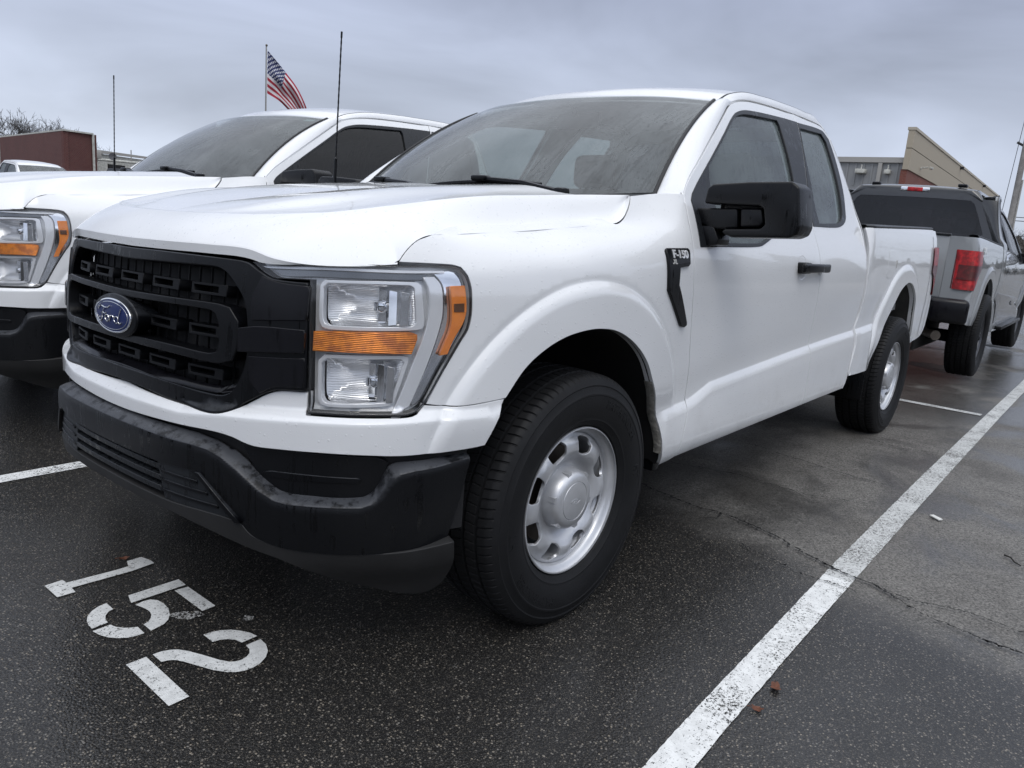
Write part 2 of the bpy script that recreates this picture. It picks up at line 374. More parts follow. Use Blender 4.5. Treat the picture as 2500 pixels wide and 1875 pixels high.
def grid_buf(f, us, vs, sg=1, buf=None):
    b = buf or Buf(); U, Vv = np.meshgrid(us, vs, indexing='ij'); P = f(U.ravel(), Vv.ravel())
    N = fnorm(f, U.ravel(), Vv.ravel(), sg); m = len(vs)
    F = [(i*m + j, (i+1)*m + j, (i+1)*m + j + 1, i*m + j + 1) for i in range(len(us) - 1) for j in range(m - 1)]
    if sg < 0: F = [q[::-1] for q in F]
    b.add(P, F, N); return b
def strip_rows(rows):
    """quads through rows of points (k, n, 3)"""
    rows = np.asarray(rows, float); k, n = rows.shape[:2]
    return rows.reshape(-1, 3), [(i*n + j, i*n + j + 1, (i+1)*n + j + 1, (i+1)*n + j) for i in range(k - 1) for j in range(n - 1)]
class MB:
    """collects plain pieces for one mesh"""
    def __init__(s): s.V, s.F, s.n = [], [], 0
    def add(s, V, F):
        V = np.asarray(V, float); s.V.append(V); s.F += [tuple(int(i) + s.n for i in f) for f in F]; s.n += len(V); return s
    def box(s, c, size, bev=.01, rot=None, seg=2, taper=None):
        bm = bmesh.new(); bmesh.ops.create_cube(bm, size=1)
        for v in bm.verts: v.co = Vector((v.co.x * size[0], v.co.y * size[1], v.co.z * size[2]))
        if taper:
            for v in bm.verts: v.co = Vector(taper(*v.co))
        if bev: bmesh.ops.bevel(bm, geom=bm.edges[:], offset=min(bev, min(size) * .45), segments=seg, affect='EDGES', profile=.5)
        M = Matrix(rot).to_4x4() if rot is not None else Matrix.Identity(4)
        bm.verts.index_update()
        V = [tuple(M @ v.co + Vector(c)) for v in bm.verts]; F = [[v.index for v in f.verts] for f in bm.faces]; bm.free()
        return s.add(V, F)
    def tube(s, pts, r, n=8, caps=True):
        pts = np.asarray(pts, float); r = np.broadcast_to(r, len(pts)); t = nrm(np.gradient(pts, axis=0)); up = np.array([.3, .2, .93])
        V = []
        for p, q, w in zip(pts, t, r):
            a = np.cross(q, up); 
            if np.linalg.norm(a) < 1e-3: a = np.cross(q, [1, 0, 0])
            a /= np.linalg.norm(a); b = np.cross(q, a); th = np.linspace(0, 2*np.pi, n, endpoint=False)[:, None]
            V.append(p + w * (np.cos(th) * a + np.sin(th) * b))
        k = len(pts); F = [(i*n + j, (i+1)*n + j, (i+1)*n + (j+1) % n, i*n + (j+1) % n) for i in range(k-1) for j in range(n)]
        if caps: F += [tuple(range(n)), tuple(range((k-1)*n, k*n))[::-1]]
        return s.add(np.vstack(V), F)
    def prism(s, poly, z0, z1, M=None):
        """polygon (a,b) extruded along c from z0 to z1; M maps (a,b,c)"""
        P = ccw(np.asarray(poly, float)); V, F = tri([P], 9.)
        n = len(V); A = np.c_[V, np.full(n, z0)]; B = np.c_[V, np.full(n, z1)]; m = len(P)
        X = np.vstack([A, B, np.c_[P, np.full(m, z0)], np.c_[P, np.full(m, z1)]])
        Q = [tuple(f[::-1]) for f in F] + [tuple(f + n) for f in F] + [(2*n + i, 2*n + (i+1) % m, 2*n + m + (i+1) % m, 2*n + m + i) for i in range(m)]
        if M is not None: X = M(X)
        return s.add(X, Q)
    def lathe(s, prof, n=64, a0=0, ax='y', c=(0, 0, 0)):
        """profile of (r, axial) turned about the axis"""
        prof = np.asarray(prof, float); th = np.linspace(0, 2*np.pi, n, endpoint=False) + a0; k = len(prof)
        r, h = prof[:, 0][None], prof[:, 1][None]
        X, Y, Z = r * np.cos(th)[:, None], np.broadcast_to(h, (n, k)), r * np.sin(th)[:, None]
        V = np.stack([X, Y, Z] if ax == 'y' else ([X, Z, Y] if ax == 'z' else [Y, X, Z]), -1).reshape(-1, 3) + np.array(c)
        return s.add(V, [(i*k + j, i*k + j + 1, ((i+1) % n)*k + j + 1, ((i+1) % n)*k + j) for i in range(n) for j in range(k - 1)])
    def xf(s, M):
        s.V = [np.asarray([tuple(Matrix(M) @ Vector(v)) for v in X]) for X in s.V]; return s
    def obj(s, name, mat, parent=None, sharp=35, smooth=True, mirror=False, fix=True):
        V = np.vstack(s.V); F = s.F
        if mirror: V = V * [1, -1, 1]; F = [f[::-1] for f in F]
        o = mobj(name, V, F, mat, parent, smooth=smooth, sharp=sharp)
        if fix:
            bm = bmesh.new(); bm.from_mesh(o.data); bmesh.ops.recalc_face_normals(bm, faces=bm.faces[:]); bm.to_mesh(o.data); bm.free()
            if smooth and sharp is not None: o.data.set_sharp_from_angle(angle=rad(sharp))
        return o
def text_mesh(txt, size, ext, shear=0, space=1.0, bold=0):
    cu = bpy.data.curves.new('lettering', 'FONT'); cu.body = txt; cu.size = size; cu.extrude = ext; cu.shear = shear; cu.space_character = space; cu.align_x = 'CENTER'; cu.align_y = 'CENTER'; cu.offset = bold
    o = bpy.data.objects.new('lettering', cu); COL.objects.link(o)
    dg = bpy.context.evaluated_depsgraph_get(); me = bpy.data.meshes.new_from_object(o.evaluated_get(dg))
    V = np.array([tuple(v.co) for v in me.vertices]); F = [tuple(p.vertices) for p in me.polygons]
    bpy.data.objects.remove(o); bpy.data.meshes.remove(me); bpy.data.curves.remove(cu)
    return V, F
def kids(o): return [c for c in bpy.data.objects if c.parent == o]
def copy_tree(o, parent=None):
    c = o.copy(); COL.objects.link(c)
    if parent is not None: c.parent = parent
    for ch in list(KIDS.get(o.name, [])): copy_tree(ch, c)
    return c
KIDS = {}
def index_kids():
    KIDS.clear()
    for o in bpy.data.objects:
        if o.parent: KIDS.setdefault(o.parent.name, []).append(o)
# ---------------------------------------------------------------- materials
class Mat:
    def __init__(s, name):
        s.m = bpy.data.materials.new(name); s.m.use_nodes = True; s.t = s.m.node_tree; s.t.nodes.clear()
        s.out = s.n('ShaderNodeOutputMaterial'); s.co = None
    def n(s, t, **k):
        q = s.t.nodes.new(t)
        for a, b in k.items(): setattr(q, a, b)
        return q
    def l(s, a, b): s.t.links.new(a, b); return s
    def obj(s):
        if s.co is None: s.co = s.n('ShaderNodeTexCoord').outputs['Object']
        return s.co
    def map(s, sc, rot=(0, 0, 0)):
        q = s.n('ShaderNodeMapping'); q.inputs['Scale'].default_value = sc; q.inputs['Rotation'].default_value = rot; s.l(s.obj(), q.inputs[0]); return q.outputs[0]
    def noise(s, scale, detail=3, rough=.55, vec=None, dist=0):
        q = s.n('ShaderNodeTexNoise'); q.inputs['Scale'].default_value = scale; q.inputs['Detail'].default_value = detail; q.inputs['Roughness'].default_value = rough; q.inputs['Distortion'].default_value = dist
        s.l(vec or s.obj(), q.inputs[0]); return q.outputs[0]
    def vor(s, scale, feat='F1', vec=None, rnd=1):
        q = s.n('ShaderNodeTexVoronoi', feature=feat); q.inputs['Scale'].default_value = scale; q.inputs['Randomness'].default_value = rnd; s.l(vec or s.obj(), q.inputs[0]); return q
    def rng(s, v, a, b, c=0., d=1., smooth=True):
        q = s.n('ShaderNodeMapRange', interpolation_type='SMOOTHSTEP' if smooth else 'LINEAR')
        for i, x in enumerate((a, b, c, d)): q.inputs[1 + i].default_value = x
        s.l(v, q.inputs[0]); return q.outputs[0]
    def math(s, op, a, b=0.):
        q = s.n('ShaderNodeMath', operation=op)
        for i, x in enumerate((a, b)):
            if isinstance(x, (int, float)): q.inputs[i].default_value = x
            else: s.l(x, q.inputs[i])
        return q.outputs[0]
    def mix(s, f, a, b, mode='MIX'):
        q = s.n('ShaderNodeMix', data_type='RGBA', blend_type=mode)
        for i, x in ((0, f), (6, a), (7, b)):
            if isinstance(x, (int, float)): q.inputs[i].default_value = x
            elif isinstance(x, tuple): q.inputs[i].default_value = (*x, 1)
            else: s.l(x, q.inputs[i])
        return q.outputs[2]
    def bump(s, h, strength=.3, dist=.01, prev=None):
        q = s.n('ShaderNodeBump'); q.inputs['Strength'].default_value = strength; q.inputs['Distance'].default_value = dist; s.l(h, q.inputs['Height'])
        if prev is not None: s.l(prev, q.inputs['Normal'])
        return q.outputs[0]
    def bsdf(s, col=(.5, .5, .5), rough=.5, metal=0., **k):
        q = s.n('ShaderNodeBsdfPrincipled'); s.b = q
        for nm, v in dict(Base_Color=col, Roughness=rough, Metallic=metal, **k).items():
            nm = nm.replace('_', ' ')
            if isinstance(v, (int, float)): q.inputs[nm].default_value = v
            elif isinstance(v, tuple): q.inputs[nm].default_value = (*v, 1) if len(v) == 3 and 'olor' in nm or nm == 'Coat Tint' else v
            else: s.l(v, q.inputs[nm])
        s.l(q.outputs[0], s.out.inputs[0]); return q
    def drops(s, scale, frac=.5, size=.28):
        v = s.vor(scale); keep = s.rng(s.n_rgb(v.outputs['Color']), 1 - frac, 1 - frac + .02); sz = s.rng(v.outputs['Distance'], 0, size, 1, 0)
        return s.math('MULTIPLY', keep, sz)
    def n_rgb(s, c):
        q = s.n('ShaderNodeSeparateColor'); s.l(c, q.inputs[0]); return q.outputs[0]
def simple(name, col, rough=.5, metal=0., bump=None, var=0, **k):
    m = Mat(name); c = col
    if var:
        nz = m.noise(var if var > 1 else 6, 4); c = m.mix(m.rng(nz, .35, .7), tuple(x * .8 for x in col), tuple(min(1, x * 1.15) for x in col))
    b = m.bsdf(c, rough, metal, **k)
    if bump: m.l(m.bump(m.noise(bump[0], 4), bump[1], bump[2]), b.inputs['Normal'])
    return m.m
def paint(name, col, dirt=.22):
    m = Mat(name)
    z = m.n('ShaderNodeSeparateXYZ'); m.l(m.obj(), z.inputs[0])
    low = m.rng(z.outputs[2], .75, .35); sp = m.rng(m.noise(7, 6, .65), .45, .75); f = m.math('MULTIPLY', m.math('MULTIPLY', low, sp), dirt)
    c = m.mix(f, col, (.30, .28, .25))
    fine = m.rng(m.noise(55, 4, .7), .62, .78); c = m.mix(m.math('MULTIPLY', fine, .03), c, (.42, .41, .40))
    b = m.bsdf(c, .35, 0, Coat_Weight=1., Coat_Roughness=m.rng(m.noise(3, 3), .3, .7, .015, .05), Coat_IOR=1.5)
    h = m.math('ADD', m.drops(75, .30, .30), m.math('MULTIPLY', m.drops(150, .35, .3), .5))
    n = m.bump(h, .5, .004); m.l(n, b.inputs['Coat Normal']); m.l(m.bump(h, .22, .004), b.inputs['Normal'])
    return m.m
def wet_black(name, col=(.0032, .0035, .0046), rough=.34, streak=True, coat=0., spec=.28, top_tone=None):
    m = Mat(name)
    st = m.rng(m.noise(1, 4, .6, m.map((48, 48, 3.2)), .4), .54, .60)
    pt = m.rng(m.noise(9, 4), .42, .62)
    w = m.math('MULTIPLY', st, pt)
    c = m.mix(w, col, tuple(x * .45 for x in col)) if streak else col
    if top_tone:
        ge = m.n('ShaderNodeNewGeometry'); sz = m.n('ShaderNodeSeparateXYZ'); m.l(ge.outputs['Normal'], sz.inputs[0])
        c = m.mix(m.math('MULTIPLY', m.rng(sz.outputs[2], .30, .62), m.rng(m.noise(22, 5, .7), .36, .52)), c, top_tone)  # patchy lighter colour on faces turned upward
    b = m.bsdf(c, m.rng(w, 0, 1, rough, .10) if streak else rough, 0, Specular_IOR_Level=spec, Coat_Weight=coat, Coat_Roughness=.05)
    h = m.math('ADD', m.math('MULTIPLY', m.noise(420, 2), .35), m.math('MULTIPLY', m.drops(120, .22, .3), 1.))
    m.l(m.bump(h, .22, .0025), b.inputs['Normal'])
    return m.m
def glass(name, tint, refl=1., film=.06, filmc=(.45, .48, .5), wet=True, b=.25, smap=(40, 40, 4.)):
    m = Mat(name)
    tr = m.n('ShaderNodeBsdfTransparent'); tr.inputs[0].default_value = (*tint, 1)
    gl = m.n('ShaderNodeBsdfGlossy'); gl.inputs[0].default_value = (refl, refl, refl, 1); gl.inputs[1].default_value = .05
    df = m.n('ShaderNodeBsdfDiffuse'); df.inputs[0].default_value = (*filmc, 1)
    ge = m.n('ShaderNodeNewGeometry'); dt = m.n('ShaderNodeVectorMath', operation='DOT_PRODUCT'); m.l(ge.outputs['Normal'], dt.inputs[0]); m.l(ge.outputs['Incoming'], dt.inputs[1])
    fz = m.math('POWER', m.math('SUBTRACT', 1., m.math('MINIMUM', m.math('ABSOLUTE', dt.outputs['Value']), 1.)), 5.); fr_ = m.math('ADD', m.math('MULTIPLY', fz, .95), .05)
    mx = m.n('ShaderNodeMixShader'); m.l(fr_, mx.inputs[0]); m.l(tr.outputs[0], mx.inputs[1]); m.l(gl.outputs[0], mx.inputs[2])
    m2 = m.n('ShaderNodeMixShader'); m.l(mx.outputs[0], m2.inputs[1]); m.l(df.outputs[0], m2.inputs[2])
    if wet:
        st = m.rng(m.noise(1, 4, .6, m.map(smap), 1.2), .53, .57)
        dr = m.drops(52, .5, .34); dr2 = m.drops(95, .5, .36)
        h = m.math('ADD', m.math('MULTIPLY', st, .6), m.math('ADD', dr, m.math('MULTIPLY', dr2, .6)))
        m.l(m.bump(h, b, .004), gl.inputs['Normal'])
        big = m.rng(m.noise(2.2, 3), .35, .65, .6, 1.25)
        m.l(m.math('MULTIPLY', m.math('SUBTRACT', film, m.math('MULTIPLY', m.math('MAXIMUM', m.math('MULTIPLY', st, .38), m.math('MAXIMUM', dr, m.math('MULTIPLY', dr2, .8))), film * .80)), big), m2.inputs[0])
    else: m2.inputs[0].default_value = film
    m.l(m2.outputs[0], m.out.inputs[0]); return m.m
M_ = {}
M_['white'] = paint('white_paint', (.77, .78, .79))
M_['grey'] = paint('grey_paint', (.25, .262, .27), .1)
M_['black_paint'] = paint('black_paint', (.012, .013, .015), .0)
M_['black'] = wet_black('wet_black_plastic')
M_['satin'] = wet_black('satin_black_plastic', (.0026, .0029, .0040), .34, spec=.25, top_tone=(.022, .024, .028))
M_['gloss'] = wet_black('gloss_black_plastic', (.006, .006, .008), .24)
M_['bumper'] = wet_black('bumper_plastic', (.0036, .0040, .0052), .36, spec=.30, top_tone=(.050, .053, .060))
M_['bracket'] = simple('bracket_plastic', (.006, .0065, .008), .5, Specular_IOR_Level=.2)
M_['mud_lip'] = simple('muddy_lip', (.26, .25, .225), .9, bump=(90, .8, .006), var=30)
M_['dam'] = simple('dusty_plastic', (.016, .016, .0165), .62, var=8)
M_['dark'] = simple('dark_recess', (.006, .006, .007), .7)
M_['trim'] = wet_black('window_trim', (.016, .018, .021), .38)
M_['rubber'] = simple('tyre_rubber', (.0085, .0088, .0098), .60, bump=(180, .25, .002), var=9, Specular_IOR_Level=.26)
M_['under'] = simple('underbody', (.010, .010, .011), .8, var=4)
M_['seal'] = simple('rubber_seal', (.006, .006, .007), .5)
M_['silver'] = simple('silver_wheel_paint', (.58, .59, .61), .36, .55, var=5, bump=(14, .06, .004))
M_['chrome'] = simple('chrome', (.82, .83, .85), .07, 1.)
M_['satin_chrome'] = simple('satin_chrome', (.80, .81, .83), .22, 1., bump=(90, .05, .002))
M_['lamp_band'] = simple('bright_lamp_band', (.78, .79, .81), .22, .25, Coat_Weight=1.)
M_['smoke'] = simple('smoked_chrome', (.16, .165, .17), .2, .9)
M_['lamp_grey'] = simple('lamp_bezel', (.66, .67, .68), .28, .25)
M_['wind'] = glass('windshield_glass', (.42, .47, .47), 1.0, .25, (.37, .40, .41), b=.16, smap=(7., 70, 7.))
M_['side'] = glass('side_glass', (.50, .58, .57), 1.0, .20, (.36, .42, .42), b=.2)
M_['tint'] = glass('tinted_glass', (.03, .033, .038), .8, .008, (.2, .2, .22))
M_['lens'] = glass('clear_lens', (.97, .975, .98), .9, .012, (.7, .72, .75), wet=False)
def ribbed(name, col, sc, ax, rough=.12, metal=1., str_=.5):
    m = Mat(name); b = m.bsdf(col, rough, metal)
    wv = m.n('ShaderNodeTexWave', wave_type='BANDS', bands_direction=ax, wave_profile='SIN'); wv.inputs['Scale'].default_value = sc; m.l(m.obj(), wv.inputs[0])
    m.l(m.bump(wv.outputs[1], str_, .003), b.inputs['Normal']); return m.m
M_['bowl'] = ribbed('lamp_reflector', (.80, .81, .83), 75, 'Z', .2, .7, .35)
def lens_mat(name, col, sc, ax, dark, mt=.55, ct=.3):
    m = Mat(name)
    wv = m.n('ShaderNodeTexWave', wave_type='BANDS', bands_direction=ax, wave_profile='SIN'); wv.inputs['Scale'].default_value = sc; m.l(m.obj(), wv.inputs[0])
    nz = m.rng(m.noise(26, 3), .35, .65); c = m.mix(nz, dark, col)
    b = m.bsdf(c, .3, mt, Coat_Weight=ct, Coat_Roughness=.06); m.l(m.bump(wv.outputs[1], .5, .003), b.inputs['Normal']); return m.m
M_['amber'] = lens_mat('amber_lens', (.80, .235, .010), 70, 'Z', (.40, .10, .006), .3)
M_['amber2'] = lens_mat('amber_reflector', (.90, .25, .010), 130, 'Z', (.82, .21, .008), .1)
M_['amber_dark'] = simple('amber_shade', (.10, .035, .008), .3)
M_['red'] = lens_mat('red_lens', (.52, .010, .016), 60, 'Z', (.22, .004, .008), .3, .1)
M_['red_dark'] = lens_mat('dark_red_lens', (.14, .003, .008), 60, 'Z', (.06, .002, .004), .3, .1)
M_['blue'] = simple('emblem_blue', (.010, .022, .105), .35, 0, Specular_IOR_Level=.3)
M_['seat'] = simple('seat_fabric', (.06, .062, .066), .85, bump=(220, .3, .002))
M_['dash'] = simple('dashboard_plastic', (.030, .031, .034), .6, bump=(200, .2, .002))
M_['liner'] = simple('headliner', (.38, .38, .37), .9)
M_['mud'] = simple('wheel_liner', (.05, .048, .044), .9, var=8)
M_['steel'] = simple('exhaust_steel', (.14, .12, .10), .5, .8, var=20)
M_['alloy'] = simple('dark_alloy', (.09, .092, .10), .3, .7)
# ---------------------------------------------------------------- the pickup
def fb(d=0.): return lambda s, z: body(s, z, d)
def mirp(half):
    """polygon given from the centre line outwards and back -> full width"""
    h = [tuple(p) for p in half]; m = [(2 * S0 - a, b) for a, b in h[::-1]]
    eps = 1e-4; m = [p for p in m if abs(p[0] - S0) > eps]
    return h + m
def sub_curve(D, t):
    D = np.asarray(D); return np.stack([crom(D, np.asarray(t) * (len(D) - 1))[..., k] for k in range(D.shape[1])], -1)
def door_edge(n, gap=.006):
    d = smooth_loop(DTOP, .03, 60, closed=False)
    q = np.linspace(0, len(d) - 1, n); d = np.stack([np.interp(q, np.arange(len(d)), d[:, k]) for k in (0, 1)], -1)
    t = nrm(np.gradient(d, axis=0)); return d + np.stack([-t[:, 1], t[:, 0]], -1) * gap   # outside = up / forward
HL = [(-.827,1.078),(-.671,1.082),(-.53,1.087),(-.502,1.082),(-.485,1.063),(-.476,1.035),(-.473,.999),(-.473,.969),(-.480,.932),(-.503,.895),(-.544,.825),(-.586,.743),(-.608,.726),(-.634,.720),(-.681,.719),(-.874,.713),(-.880,.899),(-.886,1.033),(-.928,1.031),(-.986,1.030),(-1.023,1.045),(-1.055,1.066),(-.945,1.073)]
FUP = [(.444,1.327),(.51,1.337),(.556,1.341),(.624,1.344)]
SHUT = [(.624,1.344),(.612,1.308),(.602,1.256),(.597,1.195),(.592,1.145),(.592,1.07),(.611,.94),(.637,.804),(.662,.694),(.672,.60),(.655,.52),(.640,.455),(.636,.395)]
ARCH = [(-.421,.627),(-.36,.747),(-.298,.821),(-.23,.867),(-.155,.897),(-.073,.912),(.005,.914),(.097,.901),(.197,.860),(.282,.80),(.349,.72),(.415,.633),(.462,.56),(.488,.50),(.508,.437),(.530,.385)]
SEAM = [(-.586,.743),(-.538,.737),(-.470,.738),(-.364,.747)]
BLINE = [(2.160,1.853),(2.15,1.80),(2.088,1.68),(2.01,1.54),(1.948,1.40),(1.905,1.292),(1.915,1.128),(1.932,.963),(1.948,.786),(1.95,.60),(1.95,.418)]
DLO = [(.646,1.165),(.662,1.325),(.69,1.352),(.887,1.475),(1.147,1.629),(1.272,1.702),(1.354,1.737),(1.491,1.765),(1.92,1.799),(2.157,1.811),(2.566,1.824),(2.623,1.785),(2.60,1.62),(2.562,1.484),(2.52,1.401),(2.485,1.352),(2.401,1.318),(2.266,1.300),(1.90,1.288),(1.556,1.276),(1.381,1.23),(1.267,1.197),(1.185,1.180),(.829,1.170)]
GL1 = [(.883,1.462),(1.138,1.612),(1.29,1.698),(1.364,1.724),(1.469,1.742),(1.842,1.772),(1.852,1.750),(1.795,1.471),(1.679,1.293),(1.513,1.278),(1.36,1.236),(1.269,1.208),(1.191,1.194),(.85,1.185),(.856,1.373)]
GL2 = [(2.163,1.781),(2.516,1.799),(2.548,1.760),(2.515,1.56),(2.459,1.395),(2.40,1.345),(2.33,1.326),(2.255,1.320),(2.012,1.308),(2.040,1.463),(2.094,1.648)]
DREAR = [(2.60,.425),(2.628,.51),(2.655,.66),(2.662,.748),(2.690,.82),(2.694,1.04),(2.704,1.218),(2.712,1.32),(2.70,1.45),(2.683,1.58),(2.667,1.72),(2.650,1.80),(2.615,1.842),(2.56,1.853)]
BARCH = [(3.14,.45),(3.185,.56),(3.285,.708),(3.40,.826),(3.53,.935),(3.64,.984),(3.746,1.004),(3.85,.996),(3.95,.960),(4.03,.905),(4.088,.82),(4.115,.75),(4.16,.64),(4.19,.560)]
BREAR = [(4.44,.575),(4.60,.600),(4.665,.66),(4.672,.76),(4.640,.900)]
FAS_T = [(S0,.686),(-1.48,.684),(-1.362,.682),(-1.231,.681),(-1.159,.680),(-1.115,.684),(-1.077,.697),(-1.023,.726),(-.989,.745),(-.955,.757),(-.876,.762)]
FAS_B = [(S0,.619),(-1.486,.620),(-1.312,.627),(-1.21,.631),(-1.159,.633),(-1.110,.633),(-1.064,.629),(-1.035,.622),(-1.0,.616),(-.933,.618),(-.823,.622),(-.719,.622),(-.65,.620),(-.553,.621),(-.457,.624),(-.421,.627)]
GR_OUT = [(S0,1.068),(-1.40,1.070),(-1.252,1.070),(-1.113,1.068),(-1.062,1.064),(-1.027,1.048),(-.985,1.031),(-.932,1.028),(-.888,1.028),(-.880,.90),(-.878,.766),(-.955,.760),(-.989,.748),(-1.023,.729),(-1.077,.700),(-1.115,.688),(-1.159,.684),(-1.231,.685),(-1.362,.686),(S0,.690)]
GR_IN = [(S0,1.036),(-1.40,1.040),(-1.175,1.044),(-1.143,1.040),(-1.117,1.027),(-1.084,.998),(-1.059,.965),(-1.046,.91),(-1.046,.83),(-1.060,.785),(-1.088,.742),(-1.117,.727),(-1.152,.724),(-1.315,.729),(S0,.731)]
C_OUT = [(S0,.952),(-1.36,.955),(-1.142,.957),(-1.095,.951),(-1.066,.920),(-1.064,.86),(-1.080,.820),(-1.129,.808),(-1.284,.811),(S0,.811)]
C_IN = [(S0,.933),(-1.358,.938),(-1.165,.939),(-1.140,.932),(-1.128,.910),(-1.124,.856),(-1.134,.836),(-1.16,.830),(-1.284,.833),(S0,.833)]
BANDLO = [(S0,.596),(-1.358,.597),(-1.179,.596),(-1.129,.592),(-1.081,.577),(-1.036,.552),(-.975,.510),(-.935,.492),(-.90,.488),(-.845,.490),(-.730,.495),(-.700,.508),(-.680,.532),(-.664,.563),(-.648,.580),(-.615,.588),(-.541,.592),(-.461,.600)]
BANDHI = [(S0,.618),(-1.40,.618),(-1.226,.619),(-1.161,.614),(-1.096,.600),(-1.045,.580),(-.995,.545),(-.957,.521),(-.923,.508),(-.86,.507),(-.740,.512),(-.715,.522),(-.697,.545),(-.682,.580),(-.665,.598),(-.63,.604),(-.577,.605),(-.458,.610)]
BUMLO = [(-.458,.603),(-.472,.53),(-.486,.467),(-.507,.385),(-.576,.374),(-.644,.369),(-.71,.368),(-.80,.366),(-.90,.366),(-.951,.372),(-.999,.386),(-1.034,.417),(-1.155,.518),(-1.201,.524),(-1.326,.520),(S0,.519)]
DAMLO = [(-.503,.383),(-.486,.28),(-.491,.235),(-.52,.212),(-.56,.206),(-.623,.221),(-.706,.250),(-.80,.280),(-.88,.310),(-.93,.328),(-1.0,.342),(-1.122,.366),(-1.251,.384),(-1.39,.386),(S0,.386)]
def bump_f(s, z):
    s = np.asarray(s, float); z = np.asarray(z, float); q = np.where(s < S0, 2 * S0 - s, s)
    zl, zh = np.interp(q, *zip(*BANDLO)), np.interp(q, *zip(*BANDHI))
    t = (z - zl) / (zh - zl)
    d = np.where(t <= 0, .060 - .016 * np.clip((zl - z) / .2, 0, 1.5) ** 1.6, .060 - .040 * np.clip(t, 0, 1.4) ** 1.15)
    e = .0025 * np.exp(-(t * (zh - zl) / .006) ** 2); d = d - e
    x, y, nx, ny = plan(s); d = d - .03 * sst(q, -.62, -.45) - .008 * sst(q, -1.30, -1.0)
    return np.stack([x + nx * d, y + ny * d, z], -1)
dam_f = wrap([(.1,-.10),(.20,-.045),(.25,-.02),(.33,.030),(.385,.044),(.45,.05)])
vent_f = wrap([(.2,.03),(.45,.040),(.6,.04)])
rec_f = wrap([(.2,.0),(.7,.0)])
XT = lambda pts: np.asarray(pts, float)

